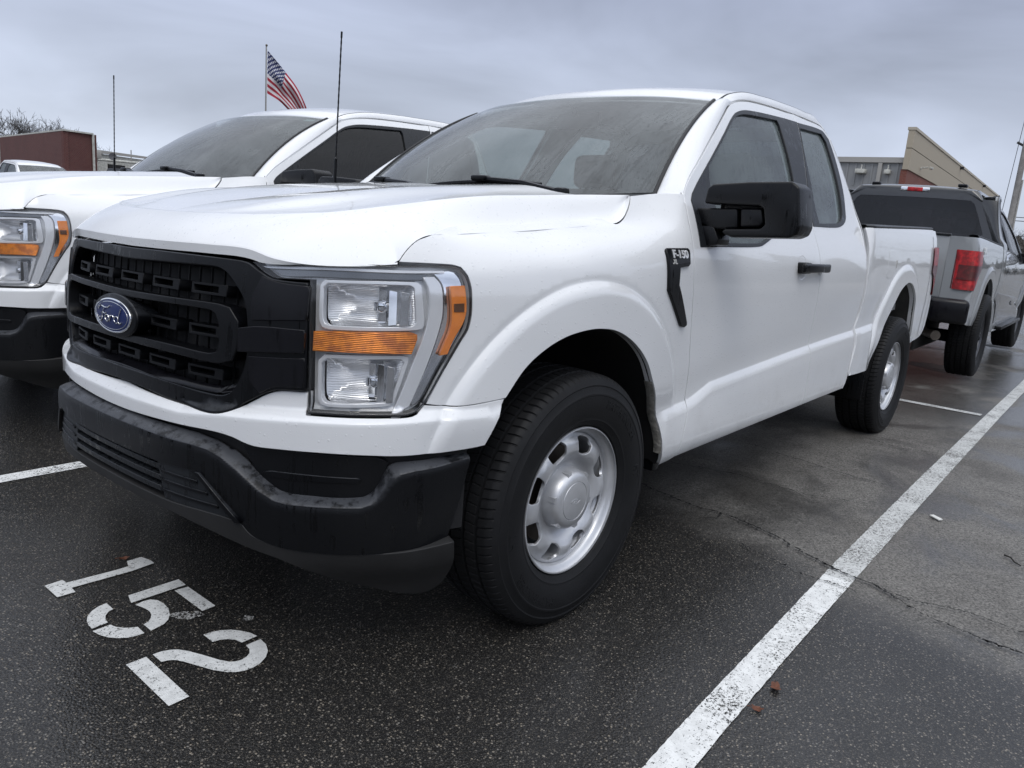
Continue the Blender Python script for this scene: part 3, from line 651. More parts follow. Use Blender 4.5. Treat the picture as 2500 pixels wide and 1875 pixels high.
def wheel_meshes():
    # tyre: profile across the section, tread cut by grooves and sipes
    half = [(.233,.098),(.240,.112),(.254,.1205),(.258,.1238),(.262,.1238),(.266,.1252),(.285,.132),(.315,.1355),(.334,.1345),(.3365,.1358),(.341,.1352),(.3435,.1333),(.362,.128),(.366,.1295),(.372,.126),(.383,.120),(.391,.112),(.3955,.103)]
    tr = []; gro = [(.072,.0045),(.026,.0045)]
    ys = [.098,.0785,.0765,.0675,.0655,.0315,.0305,.0215,.0205,.0]
    rs = [.3965,.3985,.389,.389,.3988,.3998,.3905,.3905,.400,.400]
    prof = half + list(zip(rs, ys)); prof = prof + [(r, -y) for r, y in prof[::-1][1:]]
    prof = np.array(prof); npitch = 92; k = len(prof)
    base = np.linspace(0, 2 * np.pi, npitch, endpoint=False); p = 2 * np.pi / npitch
    off = np.array([0, .09, .17, .26, .63]) * p; cut = np.array([0, 1, 1, 0, 0])
    th = (base[:, None] + off).ravel(); cu = np.tile(cut, npitch)
    rr = np.repeat(prof[None, :, 0], len(th), 0).copy(); yy = np.repeat(prof[None, :, 1], len(th), 0)
    shoulder = (np.abs(prof[:, 1]) < .118) & (np.abs(prof[:, 1]) > .078) & (prof[:, 0] > .385); mid = (np.abs(prof[:, 1]) < .066) & (prof[:, 0] > .395)
    rr -= cu[:, None] * (shoulder[None] * .005 + mid[None] * .003)
    tw = np.interp(np.abs(prof[:, 1]), [0, .05, .075, .12], [0, 2.2, .2, 1.5]) * p * .22 * np.sign(prof[:, 1])
    T = th[:, None] + tw[None]
    V = np.stack([rr * np.cos(T), yy, rr * np.sin(T)], -1).reshape(-1, 3)
    low = V[:, 2] < -.386; dz = np.clip(-.386 - V[:, 2], 0, .05); V[low, 2] = -.386 - dz[low] * .12; V[low, 1] *= 1 + dz[low] * 2.5
    n = len(th); F = [(i*k + j, ((i+1) % n)*k + j, ((i+1) % n)*k + j + 1, i*k + j + 1) for i in range(n) for j in range(k - 1)]
    ty = MB().add(V, F)
    for txt, a0 in (('PATHFINDER', 128), ('HT', 172), ('PATHFINDER', 308), ('HT', 352)):
        tv, tf = text_mesh(txt, .036, .0012, space=1.12, bold=.0006)
        r = .312 + tv[:, 1]; a = rad(a0) + tv[:, 0] / .315
        y = np.interp(r, [.285, .315, .345], [.1322, .1357, .1332]) + tv[:, 2]
        ty.add(np.stack([r * np.cos(a), y, r * np.sin(a)], -1), tf)
    # steel rim barrel
    rim = MB().lathe([(.196,-.10),(.205,-.06),(.190,-.02),(.188,.03),(.200,.060),(.2085,.070),(.2115,.078),(.2135,.085),(.2175,.090),(.2245,.094),(.2295,.099),(.2330,.105),(.2325,.110),(.2285,.111),(.2300,.1035)][::-1], 128)
    # disc with eight openings
    def disc(a, b):
        r = np.hypot(a, b); t = np.arctan2(b, a)
        h = pchip([0,.088,.100,.116,.140,.160,.182,.199,.209],[.066,.064,.063,.068,.088,.0975,.094,.080,.076], r)
        spoke = np.cos(8 * (t - rad(20))) ; h = h - .0095 * sst(r, .13, .17) * (1 - sst(r, .19, .205)) * (.5 + .5 * spoke)
        return np.stack([a, h, b], -1)
    ring = lambda r, n: [(r * math.cos(q), r * math.sin(q)) for q in np.linspace(0, 2*np.pi, n, endpoint=False)]
    holes = []
    for i in range(8):
        q0 = rad(20 + 45 * i); pts = []
        for r, dq in ((.197,-8.5),(.199,0),(.197,8.5),(.188,12.3),(.172,12.4),(.155,10.5),(.145,6.5),(.143,0),(.145,-6.5),(.155,-10.5),(.172,-12.4),(.188,-12.3)):
            pts.append((r * math.cos(q0 + rad(dq)), r * math.sin(q0 + rad(dq))))
        holes.append(pts)
    b = panel_buf(ring(.209, 48), disc, sg=-1, step=.010, holes=holes + [ring(.07, 24)], edge=.003, drop=.0022, depth=.008, ang=60)
    # hub cap
    cap = MB().lathe([(.100,.050),(.100,.066),(.0975,.084),(.0925,.099),(.086,.1085),(.076,.1145),(.062,.1150),(.0605,.1130),(.059,.1150),(.03,.1170),(0.0005,.1175)][::-1], 72)
    for i in range(6):
        a = rad(60 * i + 12); M = lambda X, a=a: np.stack([X[:, 0] * math.cos(a) - X[:, 1] * math.sin(a), X[:, 2], X[:, 0] * math.sin(a) + X[:, 1] * math.cos(a)], -1)
        cap.prism([(.080,-.0105),(.080,.0105),(.0985,.0080),(.0985,-.0080)], .082, .1065, M)
    logo = MB()
    el = [(.022 * math.cos(q), .0085 * math.sin(q)) for q in np.linspace(0, 2*np.pi, 33)]
    logo.tube([(x, .1172, z) for x, z in el], .0009, 5, caps=False)
    for st in SCRIPT: logo.tube([(x * .0155, .1174, z * .0065) for x, z in st], .0007, 5)
    return ty, rim, b, cap, logo
def _arc(cx, cy, rx, ry, a0, a1, n=14): return [(cx + rx * math.cos(rad(a)), cy + ry * math.sin(rad(a))) for a in np.linspace(a0, a1, n)]
SCRIPT = [  # flowing capital F, then o, r, d
    [(-.95,.28),(-.90,.52),(-.70,.62),(-.40,.56),(-.15,.60),(-.02,.74)], [(-.42,.56),(-.50,.25),(-.58,-.15),(-.68,-.48),(-.84,-.58),(-.95,-.45),(-.88,-.30)], [(-.68,.08),(-.50,.12),(-.32,.10),(-.26,.20)],
    _arc(-.18,-.22,.15,.25,20,380), [(.05,.02),(.10,.05),(.06,-.25),(.03,-.46)], [(.07,-.12),(.17,.02),(.28,.04),(.31,-.05)],
    _arc(.52,-.22,.15,.25,20,380), [(.80,.66),(.74,.30),(.68,-.10),(.66,-.38),(.74,-.48),(.86,-.36)],
]
_WH = None
def add_wheel(root, x, side, steel=True, rs=1.0, z=.388, yaw=0., yc=.8585):
    global _WH
    if _WH is None: _WH = wheel_meshes()
    ty, rim, b, cap, logo = _WH
    first = 'rim' not in _WC
    if first:
        _WC['rim'] = rim.obj('wheel', M_['silver'], None, sharp=30)
        d = b.obj('disc', M_['silver'], None); bm = bmesh.new(); bm.from_mesh(_WC['rim'].data); 
        _WC['disc'] = d; bm.free()
        _WC['tyre'] = ty.obj('tyre', M_['rubber'], None, sharp=28)
        _WC['cap'] = cap.obj('hub_cap', M_['silver'], None, sharp=40); _WC['logo'] = logo.obj('hub_emblem', M_['silver'], None, sharp=40)
        dr = MB().lathe([(.001,.02),(.155,.02),(.155,-.05)][::-1], 40); _WC['drum'] = dr.obj('brake_disc', M_['steel'], None)
        sp = MB().lathe([(.001,.05),(.05,.075),(.06,.06),(.075,.06)][::-1], 40)
        for i in range(6):
            for sg in (-1, 1):
                q = rad(60 * i) + sg * .17
                sp.tube([(.05 * math.cos(q), .068, .05 * math.sin(q)), (.13 * math.cos(q - sg * .05), .082, .13 * math.sin(q - sg * .05)), (.209 * math.cos(q + sg * .07), .078, .209 * math.sin(q + sg * .07))], [.016,.013,.012], 6)
        _WC['spokes'] = sp.obj('spokes', M_['alloy'], None, sharp=40)
        for o in _WC.values(): COL.objects.unlink(o)
    def cp(k, par, name):
        o = _WC[k].copy(); o.name = name; COL.objects.link(o); o.parent = par; return o
    w = cp('rim', root, 'wheel'); w.location = (x, yc * side, z); w.rotation_euler = (0, 0, yaw if side > 0 else math.pi + yaw); w.scale = (rs, 1, rs)
    cp('tyre', w, 'tyre'); cp('drum', w, 'brake_disc')
    if steel: cp('disc', w, 'disc'); cp('cap', w, 'hub_cap'); cp('logo', w, 'hub_emblem')
    else:
        cp('spokes', w, 'spokes')
        w.material_slots[0].link = 'OBJECT'; w.material_slots[0].material = M_['alloy']
    return w
_WC = {}
def prism_bev(poly, M, h0, h1, bev, seg=3):
    bm = bmesh.new(); P = ccw(np.asarray(poly, float))
    vs = [bm.verts.new(tuple(M(a, b, h0))) for a, b in P]; f = bm.faces.new(vs)
    r = bmesh.ops.extrude_face_region(bm, geom=[f]); dv = Vector(M(0, 0, h1)) - Vector(M(0, 0, h0))
    for v in r['geom']:
        if isinstance(v, bmesh.types.BMVert): v.co += dv
    bmesh.ops.recalc_face_normals(bm, faces=bm.faces[:])
    ed = [e for e in bm.edges if e.calc_face_angle(0) > .35]
    if bev: bmesh.ops.bevel(bm, geom=ed, offset=bev, segments=seg, affect='EDGES', profile=.5, clamp_overlap=True)
    bm.verts.index_update(); V = [tuple(v.co) for v in bm.verts]; F = [[v.index for v in q.verts] for q in bm.faces]; bm.free(); return V, F
def both(fn):
    for sd in (1, -1): fn(sd)

def _bfeat():
    q = np.arange(S0 - .002, -.455, .007); zl, zh = np.interp(q, *zip(*BANDLO)), np.interp(q, *zip(*BANDHI)); P = []
    for t_ in (-.35, -.12, 0., .12, .3, .55, .8): P.append(np.stack([q, zl + (zh - zl) * t_], -1))
    P.append(np.stack([q, zl - .02], -1)); P = np.vstack(P); return np.vstack([P, P * [-1, 1] + [2 * S0, 0]])
BFEAT = _bfeat()
def build_truck(label, cat='pickup', group=None, paint='white', roofp=None, lowp=None, steel=True, rs=1.0, side_glass='side', ant=True, crew=0., badge=True, offroad=False):
    root = empty('pickup_truck', label=label, cat=cat, group=group)
    P = M_[paint]; RP = M_[roofp or paint]
    CW = crew                                                        # extra cab length
    # ---------------- hood
    b = grid_buf(hood_skirt, np.linspace(-1, 1, 301), np.linspace(0, 1, 19), sg=-1)
    us = np.concatenate([np.linspace(-1, -.02, 70), np.linspace(.02, 1, 70)])
    for sd in (-1, 1):
        bb = grid_buf(hood_top, (sd * np.concatenate([np.geomspace(.003, .05, 10), np.linspace(.06, 1, 80)]))[::sd], np.linspace(0, 1, 25), sg=-1, buf=b)
    # turned-under lip along the front edge
    t = np.linspace(-.43, .43, 161); e = hood_skirt(t, np.ones_like(t)); w = np.where(np.abs(t) < .27, 1, np.clip((.335 - np.abs(t)) / .065, 0, 1))
    n2 = nrm(np.stack([np.full_like(t, .9), .5 * np.sign(t) * np.abs(t) / .3, 0 * t], -1))
    rows = [e, e + n2 * .003 + [0, 0, -.004], e + n2 * (.002 * w)[:, None] + np.stack([0*t, 0*t, -.006 - .020 * w], -1), e - n2 * .03 + np.stack([0*t, 0*t, -.008 - .020 * w], -1)]
    V, F = strip_rows(rows); N = []
    hood = b.obj('hood', P, root)
    lip = mobj('hood_lip', V, F, P, hood, sharp=20)
    # rear return of the hood
    a = np.linspace(-1, 1, 41); er = hood_top(np.where(a < 0, -1., 1.), np.abs(a)); V, F = strip_rows([er, er + [-.006, 0, -.004], er + [-.004, 0, -.03]]); mobj('hood_rear_edge', V, F, P, hood, sharp=30)
    # ---------------- fenders
    FEN = [(x[0] + (.005 if i > 9 else 0), x[1] + (.020 if 4 < i < 9 else 0)) for i, x in enumerate(CREASE)] + FUP + SHUT[1:] + [(.60,.386)] + ARCH[::-1][:-1] + SEAM[::-1][1:] + HL[10:1:-1]
    panel('fender', FEN, fb(), P, root, both=True, step=.018, gap=.0036, edge=.0022, drop=.0010, depth=.03, feat=FEAT)
    # ---------------- doors
    sh = lambda pts, k: [(a + k, c) for a, c in pts]
    g1 = [tuple(q) for q in inset(ccw(np.array(GL1)), -.010)]; g2 = [tuple(q) for q in inset(ccw(np.array(GL2)), -.010)]
    DREARc, BL = sh(DREAR, CW), BLINE
    TOPF = [(2.073,1.845),(1.80,1.832),(1.517,1.808),(1.329,1.767),(1.207,1.706),(.71,1.41)]
    front = SHUT + [(1.0,.403),(1.95,.418)] + BL[::-1] + TOPF
    rear = BL + [(2.3,.422)] + DREARc + ([(2.35 + CW, 1.853)] if CW else []) + [(2.35,1.852)]
    dlo2 = [p if p[0] < 2.2 else (p[0] + CW, p[1]) for p in DLO]; g2c = [p if p[0] < 2.2 else (p[0] + CW, p[1]) for p in g2]; GL2c = [p if p[0] < 2.2 else (p[0] + CW, p[1]) for p in GL2]
    bx = lambda y, z: np.stack([-2.742 - CW + .055 * np.clip((z - 1.30) / .55, 0, 1) + .02 * (np.abs(y) / .7) ** 2, y, z], -1)
    back_out = [(-.90,.60),(.90,.60),(.90,1.28),(.86,1.33),(.645,1.80),(.55,1.862),(-.55,1.862),(-.645,1.80),(-.86,1.33),(-.90,1.28)]
    win = [(-.70,1.40),(.70,1.40),(.735,1.44),(.60,1.75),(.56,1.78),(-.56,1.78),(-.60,1.75),(-.735,1.44)]
    def side_parts(sd):
        d1 = panel('front_door', front, fb(), P, root, side=sd, holes=[g1], step=.03, gap=.0054, edge=.0022, drop=.0010, depth=.03, feat=FEAT)
        d2 = panel('rear_door', rear, fb(), P, root, side=sd, holes=[g2c], step=.03, gap=.0054, edge=.0022, drop=.0010, depth=.03, feat=FEAT)
        trF = DLO[:10] + [(2.088,1.682),(2.008,1.54),(1.946,1.40),(1.900,1.290)] + DLO[19:]
        trR = [(2.168,1.810)] + dlo2[10:18] + [(1.912,1.290),(1.956,1.40),(2.018,1.54),(2.098,1.682)]
        panel('window_trim', trF, fb(.0035), M_['trim'], d1, side=sd, holes=[GL1], step=.05, edge=.003, depth=.016)
        panel('window_trim', trR, fb(.0035), M_['trim'], d2, side=sd, holes=[GL2c], step=.05, edge=.003, depth=.016)
        gm = M_[side_glass]
        panel('window_glass', g1, fb(-.010), gm, d1, side=sd, step=.05, edge=0, depth=0)
        panel('window_glass', g2c, fb(-.010), gm, d2, side=sd, step=.05, edge=0, depth=0)
        # handles
        for dr, x0 in ([(d1, 1.58)] + ([(d2, 2.40)] if CW else [])):
            h = MB(); q = body(np.array([x0 + .02, x0 + .345]), np.array([1.097, 1.098])); c = q.mean(0)
            cupm = M_['black'] if paint == 'white' else P
            hb = MB().box((c[0], c[1] + .034, c[2]), (.352, .020, .040), .010, seg=3).box((q[0][0] - .05, q[0][1] + .014, c[2]), (.085, .048, .050), .010).box((q[1][0] + .02, q[1][1] + .015, c[2]), (.05, .034, .036), .008)
            hb.obj('door_handle', cupm, dr, mirror=sd < 0)
            cup = [(x0 + .085 + .062 * math.cos(a), 1.097 + .055 * math.sin(a)) for a in np.linspace(0, 2*np.pi, 20, endpoint=False)]
            panel('handle_cup', cup, lambda s, z: body(s, z, .0012 - .012 * np.clip(1 - np.hypot((s - x0 - .085) / .062, (z - 1.097) / .055), 0, 1) ** .7), P, dr, side=sd, step=.012, edge=0, depth=0)
        # cab corner behind the door
        T = np.array(sh(DREAR[:12] + [(2.655,1.78)], CW)); T = smooth_loop(T, .04, 60, closed=False); p0 = body(T[:, 0] + .005, T[:, 1])
        yb = np.interp(T[:, 1], [.4, 1.28, 1.33, 1.80], [.90, .90, .865, .650]); q0 = bx(yb, T[:, 1]) + [-.004, 0, 0]
        nn_ = nrm(np.stack([-np.ones(len(T)), .8 * np.ones(len(T)), 0 * T[:, 1]], -1))
        rows = [p0 - [0, .012, 0]] + [p0 + (q0 - p0) * t_ + nn_ * (.014 * 4 * t_ * (1 - t_)) for t_ in np.linspace(0, 1, 7)] + [q0 + [.01, -.06, 0]]
        V, F = strip_rows(rows)
        if sd < 0: V = V * [1, -1, 1]; F = [f[::-1] for f in F]
        if roofp:
            rows = np.array(rows); zz = T[:, 1]
            for nm_, ku, mt_ in (('cab_corner', zz <= 1.345, P), ('cab_corner', zz >= 1.31, RP)):
                V2, F2 = strip_rows(rows[:, ku])
                if sd < 0: V2 = V2 * [1, -1, 1]; F2 = [f[::-1] for f in F2]
                mobj(nm_, V2 + (0 if mt_ is P else np.array([-.001, .001 * sd, 0])), F2, mt_, root, sharp=60)
        else: mobj('cab_corner', V, F, P, root, sharp=60)
        if roofp:
            quarter = [(2.30 + CW,1.305),(2.485 + CW,1.352),(2.52 + CW,1.401),(2.562 + CW,1.484),(2.60 + CW,1.62),(2.623 + CW,1.785),(2.566 + CW,1.824),(2.30 + CW,1.817),(2.30 + CW,1.848),(2.54 + CW,1.850),(2.60 + CW,1.843),(2.632 + CW,1.820),(2.652 + CW,1.78),(2.680 + CW,1.58),(2.70 + CW,1.45),(2.708 + CW,1.34),(2.705 + CW,1.30)]
            panel('quarter_cover', quarter, fb(.0025), RP, d2, side=sd, step=.03, edge=.002, depth=.004)
    both(side_parts)
    def gaps(sd):
        for path, dd, hw in ((list(CREASE)[:4], -.03, .008), (list(CREASE)[9:], -.04, .007), (SHUT, -.0045, .012), (BL, -.0055, .012), ([(a, b_) for a, b_ in DREARc], -.0045, .012), (SEAM, -.008, .012), ([tuple(q) for q in door_edge(50, .0)], -.016, .012)):
            p_ = smooth_loop(np.array(path), .03, 60, closed=False); t_ = nrm(np.gradient(p_, axis=0)); n_ = np.stack([-t_[:, 1], t_[:, 0]], -1) * hw
            V, F = strip_rows([body(*(p_ + n_).T, dd), body(*p_.T, dd), body(*(p_ - n_).T, dd)])
            if sd < 0: V = V * [1, -1, 1]; F = [f[::-1] for f in F]
            mobj('gap_shade_strip', V, F, M_['dark'], root)  # dark strip behind each gap: seal plus painted-in gap shade
    both(gaps)
    # ---------------- pillars, roof
    def frame(sd):
        m = 90; d = door_edge(m); R = body(d[:, 0], d[:, 1])
        if CW:
            R[:, 0] -= CW * np.clip((d[:, 0] - 1.9) / .6, 0, 1)
        j = np.array([np.argmin(np.abs(d[:, 0] - 1.329))])[0]
        v = np.linspace(0, 1, j + 1); L1 = windshield(np.full(j + 1, 1.018), v)
        L2 = roof(np.full(m - j - 1, 1.), np.linspace(0, 1, m - j)[1:], CW)
        L2[:, 0] = np.interp(np.arange(1, m - j), [0, m - j - 1], [L1[-1, 0], -2.64 - CW]) 
        br = np.arange(1, m - j) / (m - j - 1) * 1.10; L2 = roof(np.ones(len(br)), np.clip(br, 0, 1)); L2[:, 0] = L2[:, 0] - CW * np.clip(br, 0, 1)
        Lc = np.vstack([L1, L2]); tg = nrm(np.gradient(R, axis=0)); nn = nrm(np.cross(tg, Lc - R)); nn *= np.sign(nn[:, 1:2] + nn[:, 2:3])
        eR, eL = R[-1], Lc[-1]
        tR, tL = bx(np.array([.655]), np.array([1.78]))[0] + [-.004, 0, 0], bx(np.array([.50]), np.array([1.866]))[0] + [-.004, 0, 0]
        for t_ in (.25, .5, .75, 1.):
            R = np.vstack([R, eR + (tR - eR) * t_ + np.array([-.014, .010, .0]) * 4 * t_ * (1 - t_)]); Lc = np.vstack([Lc, eL + (tL - eL) * t_ + np.array([-.016, .004, .012]) * 4 * t_ * (1 - t_)])
        nn = np.vstack([nn, nn[-1:], nn[-1:], nn[-1:], nn[-1:]])
        R = np.vstack([body(np.array([.612]), np.array([1.312])), R]); Lc = np.vstack([Lc[:1] + [.05, .035, -.035], Lc]); nn = np.vstack([nn[:1], nn])
        rows = [R - nn * .016]
        rows += [R + (Lc - R) * q + nn * (np.r_[0, np.full(j + 1, .014), np.full(len(R) - j - 2, .0045)][:, None] * 4 * q * (1 - q)) for q in (0, .08, .2, .35, .5, .65, .8, .92, 1.)]
        rows += [Lc - nn * .012]
        V, F = strip_rows(rows)
        if sd < 0: V = V * [1, -1, 1]; F = [f[::-1] for f in F]
        mobj('roof_pillar', V, F, RP, root, sharp=45)
    both(frame)
    rf = lambda a, q: (lambda X: np.concatenate([X[..., :1] - CW * np.clip(np.asarray(q), 0, 1)[..., None], X[..., 1:]], -1))(roof(a, q))
    ro = grid_buf(rf, np.linspace(-.985, .985, 81), np.linspace(.004, 1, 60), sg=1).obj('roof', RP, root)
    a = np.linspace(-1, 1, 41); e = rf(a, np.ones_like(a)); eb = np.stack([bx(np.clip(a * .52, -.52, .52), np.full_like(a, 1.868))[:, 0] - .004, a * .52, np.full_like(a, 1.866)], -1); V, F = strip_rows([e] + [e + (eb - e) * t_ + np.array([-.016, 0, .012]) * 4 * t_ * (1 - t_) for t_ in (.25, .5, .75, 1.)] + [eb + [.0, 0, -.02]]); mobj('roof_edge', V, F, RP, ro, sharp=60)
    a = np.linspace(-.985, .985, 61); e = rf(a, np.full_like(a, .004)); V, F = strip_rows([e, e + [.004, 0, -.004], e + [.0, 0, -.02]]); mobj('roof_front_edge', V, F, RP, ro, sharp=60)
    for sg in (-1, 1):                                               # roof ditch seam
        q = np.linspace(.0, 1, 60); e = rf(np.full_like(q, .992 * sg), q); MB().tube(e - [0, 0, .0015], .0035, 5).obj('roof_seam', M_['seal'], ro)
    # ---------------- windshield
    ws = grid_buf(windshield, np.linspace(-.985, .985, 61), np.linspace(.0, .985, 41), sg=1).obj('windshield', M_['wind'], root)
    def wsoff(o): 
        def f(y, v):
            return windshield(y, v) + fnorm(windshield, y, v, 1) * o
        return f
    fr = MB()
    for (y0, y1, v0, v1, n, m) in ((-.99,.99,.93,.99,60,4),(-.99,.99,-.03,.015,60,4),(.945,.992,0,.99,4,50),(-.992,-.945,0,.99,4,50)):
        u, vv = np.meshgrid(np.linspace(y0, y1, n), np.linspace(v0, v1, m), indexing='ij'); X = wsoff(-.004)(u.ravel(), vv.ravel())
        fr.add(X, [(i*m + j, (i+1)*m + j, (i+1)*m + j + 1, i*m + j + 1) for i in range(n - 1) for j in range(m - 1)])
    fr.obj('windshield_border', M_['dark'], ws, fix=False)
    for sg in (-1, 1):
        v = np.linspace(-.02, .99, 40); MB().tube(wsoff(.002)(np.full_like(v, .994 * sg), v), .008, 6).obj('windshield_seal', M_['seal'], ws)
    sens = [(-.16,.99),(-.13,.90),(.13,.90),(.16,.99)]
    MB().add(*(lambda X: (X, [(0, 1, 2, 3)]))(wsoff(-.006)(np.array([p[0] for p in sens]), np.array([p[1] for p in sens])))).obj('sensor_cover', M_['dash'], ws, fix=False)
    # cowl
    a = np.linspace(-1, 1, 61); hr = hood_top(np.where(a < 0, -1., 1.), np.abs(a)) + [-.008, 0, -.016]; wb = windshield(a * .985, np.full_like(a, .0)) + [.004, 0, -.004]
    V, F = strip_rows([hr, hr * .75 + wb * .25 + [0, 0, -.012], hr * .4 + wb * .6 + [0, 0, -.012], wb]); cw = mobj('cowl', V, F, M_['trim'], root, sharp=60)
    for (ya, yb, va, vb, yp) in ((-.196,.43,.036,.050,.56),(-.945,-.264,-.005,.020,-.10)):
        q = np.linspace(0, 1, 14); X = wsoff(.016)(ya + (yb - ya) * q, va + (vb - va) * q + .03 * 4 * q * (1 - q))
        bl = MB().tube(X, .009, 6); mid = wsoff(.030)(np.array([ya * .5 + yb * .5]), np.array([va * .5 + vb * .5 + .035]))[0]; pv = wsoff(.03)(np.array([yp]), np.array([-.03]))[0]
        bl.tube([pv, pv * .55 + mid * .45 + [.012, 0, .012], mid], [.014, .011, .009], 6); bl.box(mid, (.05, .07, .022), .008)
        bl.box(pv, (.05, .05, .04), .012)
        bl.obj('wiper', M_['satin'], root)
    # ---------------- front fascia
    fas = FAS_T[:-1] + [(-.876,.762),(-.876,.716),(-.872,.711),(-.681,.716),(-.634,.717),(-.608,.723),(-.588,.741)] + SEAM[1:] + [ARCH[0]] + FAS_B[::-1][1:]
    panel('front_fascia', mirp(fas), fb(), P, root, step=.03, gap=.0015, depth=.03, feat=FEAT)
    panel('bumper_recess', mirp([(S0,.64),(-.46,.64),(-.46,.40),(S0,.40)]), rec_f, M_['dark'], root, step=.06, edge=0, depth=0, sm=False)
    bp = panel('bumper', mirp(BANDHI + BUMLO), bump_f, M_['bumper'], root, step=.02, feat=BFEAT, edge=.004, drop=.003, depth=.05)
    insf = wrap([(.2,.016),(.7,.016)])
    def fog(sd):
        ins = [(-1.05,.612),(-.70,.614),(-.672,.600),(-.69,.53),(-.72,.508),(-.93,.500),(-.99,.53)]
        o = panel('fog_lamp_blank', ins, insf, M_['black'], bp, side=sd, step=.04, edge=.005, depth=.02)
        st = [(-.985,.550),(-.96,.540),(-.74,.546),(-.735,.556),(-.745,.560),(-.96,.556)]
        panel('blank_step', st, wrap([(.2,.021),(.7,.021)]), M_['satin'], o, side=sd, step=.05, edge=.004, drop=.004, depth=.006)
        rib = [(-1.326,.520),(-1.201,.523),(-1.157,.517),(-1.036,.418),(-1.297,.417)]
        o = panel('vent_blank', rib, wrap([(.3,.040),(.6,.050)]), M_['trim'], bp, side=sd, step=.05, edge=.004, depth=.03)
        for zz, s1 in ((.495,-1.165),(.470,-1.13),(.442,-1.095)):
            panel('vent_rib', [(-1.30, zz - .004), (s1, zz - .004), (s1 - .004, zz + .004), (-1.305, zz + .004)], wrap([(.3,.045),(.6,.054)]), M_['satin'], o, side=sd, step=.05, edge=.002, drop=.002, depth=.006, sm=False)
        bz = [(-1.166,.525),(-1.15,.525),(-1.020,.417),(-1.036,.413)]
        panel('vent_edge', bz, wrap([(.3,.052),(.6,.064)]), M_['satin'], bp, side=sd, step=.05, edge=.003, depth=.012, sm=False)
    both(fog)
    for k, zz in enumerate((.500,.470,.440)):
        MBs = panel_buf(mirp([(S0, zz + .011), (-1.31, zz + .011), (-1.305, zz - .006), (S0, zz - .006)]), wrap([(.3,.046),(zz - .006,.046),(zz + .011,.050),(.7,.05)]), step=.06, edge=.003, drop=.003, depth=.04, sm=False)
        MBs.obj('vent_slat', M_['trim'], bp)
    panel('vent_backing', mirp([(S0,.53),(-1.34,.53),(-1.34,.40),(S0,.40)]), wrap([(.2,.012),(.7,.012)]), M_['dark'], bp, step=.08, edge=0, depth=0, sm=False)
    damtop = [(S0,.417),(-1.30,.417),(-1.036,.416),(-.999,.387),(-.951,.373),(-.90,.3675),(-.80,.3675),(-.71,.3695),(-.644,.3705),(-.576,.3755)]
    panel('air_dam', mirp(damtop + DAMLO), dam_f, M_['dam'], root, step=.02, edge=.004, depth=.03, gap=.001)
    # ---------------- grille
    gr = panel('grille', mirp(GR_OUT), fb(.012), M_['satin'], root, holes=[mirp(GR_IN)], step=.02, edge=.007, drop=.006, depth=.05, gap=.001)
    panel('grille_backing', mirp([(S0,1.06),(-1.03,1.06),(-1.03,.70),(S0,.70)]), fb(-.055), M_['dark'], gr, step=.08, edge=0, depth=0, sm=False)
    panel('grille_bar', mirp(C_OUT), fb(.022), M_['black'], gr, holes=[mirp(C_IN)], step=.02, edge=.0045, drop=.004, depth=.055)
    panel('grille_shelf', mirp([(S0,.745),(-1.16,.742),(-1.10,.752),(-1.09,.740),(-1.15,.728),(S0,.734)]), wrap([(.70,.012),(.731,.010),(.745,-.030),(.8,-.03)]), M_['gloss'], gr, step=.03, edge=.002, depth=.01)
    rowsB = [(.983, (0,.187,.374,-.187,-.374)), (.877, (.187,.374,-.187,-.374)), (.770, (0,.187,.374,-.187,-.374))]
    for zc, offs in rowsB:
        for o_ in offs:
            w = .066 if abs(o_) < .3 or zc > .9 or True else .05; s_ = S0 + o_
            out = [(s_ - w, zc - .012), (s_ - w, zc + .017), (s_ + w, zc + .017), (s_ + w, zc - .012)]; inn = [(s_ - w + .009, zc - .0045), (s_ - w + .009, zc + .0105), (s_ + w - .030, zc + .0105), (s_ + w - .030, zc - .0045)]
            panel('grille_bracket', out, fb(-.006), M_['bracket'], gr, holes=[inn], step=.05, edge=.003, drop=.002, depth=.045, sm=False)
    for k in range(-10, 11):
        s_ = S0 + .0495 * k; q = body(np.array([s_, s_]), np.array([.72, 1.05]), -.035); MB().tube(q, .0035, 4).obj('grille_rib', M_['black'], gr)
    def wing(sd):
        midb = [(-1.062,.905),(-1.0,.915),(-.8815,.917),(-.8815,.861),(-1.0,.851),(-1.062,.845)]
        o = panel('grille_wing_bar', midb, fb(.024), M_['gloss'], gr, side=sd, step=.03, edge=.004, drop=.004, depth=.02, ang=20)
        panel('wing_plate', [(-1.03,.925),(-.8815,.938),(-.8815,1.02),(-.965,1.024),(-1.01,1.035),(-1.035,.98)], fb(.0165), M_['gloss'], gr, side=sd, step=.03, edge=.005, drop=.004, depth=.012)
        panel('wing_plate', [(-1.035,.838),(-.8815,.848),(-.8815,.775),(-.96,.768),(-1.0,.748),(-1.03,.775)], fb(.0165), M_['gloss'], gr, side=sd, step=.03, edge=.005, drop=.004, depth=.012)
    both(wing)
    # emblem
    ex, ez = .905, .878
    el = lambda a, c, n=64: [(a * math.cos(q), c * math.sin(q)) for q in np.linspace(0, 2*np.pi, n, endpoint=False)]
    def E(base, tilt=-.03):
        def f(a, c):
            a = np.asarray(a, float); c = np.asarray(c, float); r2 = (a / .13) ** 2 + (c / .06) ** 2
            return np.stack([ex + base - .010 * r2 + tilt * c, a, ez + c], -1)
        return f
    em = panel('emblem', el(.132, .062), E(.040), M_['satin'], gr, sg=1, step=.02, edge=.008, drop=.005, depth=.07, ang=90)
    panel('emblem_rim', el(.111, .0485), E(.044), M_['chrome'], em, holes=[el(.1035, .0435)], step=.02, edge=.003, drop=.002, depth=.005, ang=90)
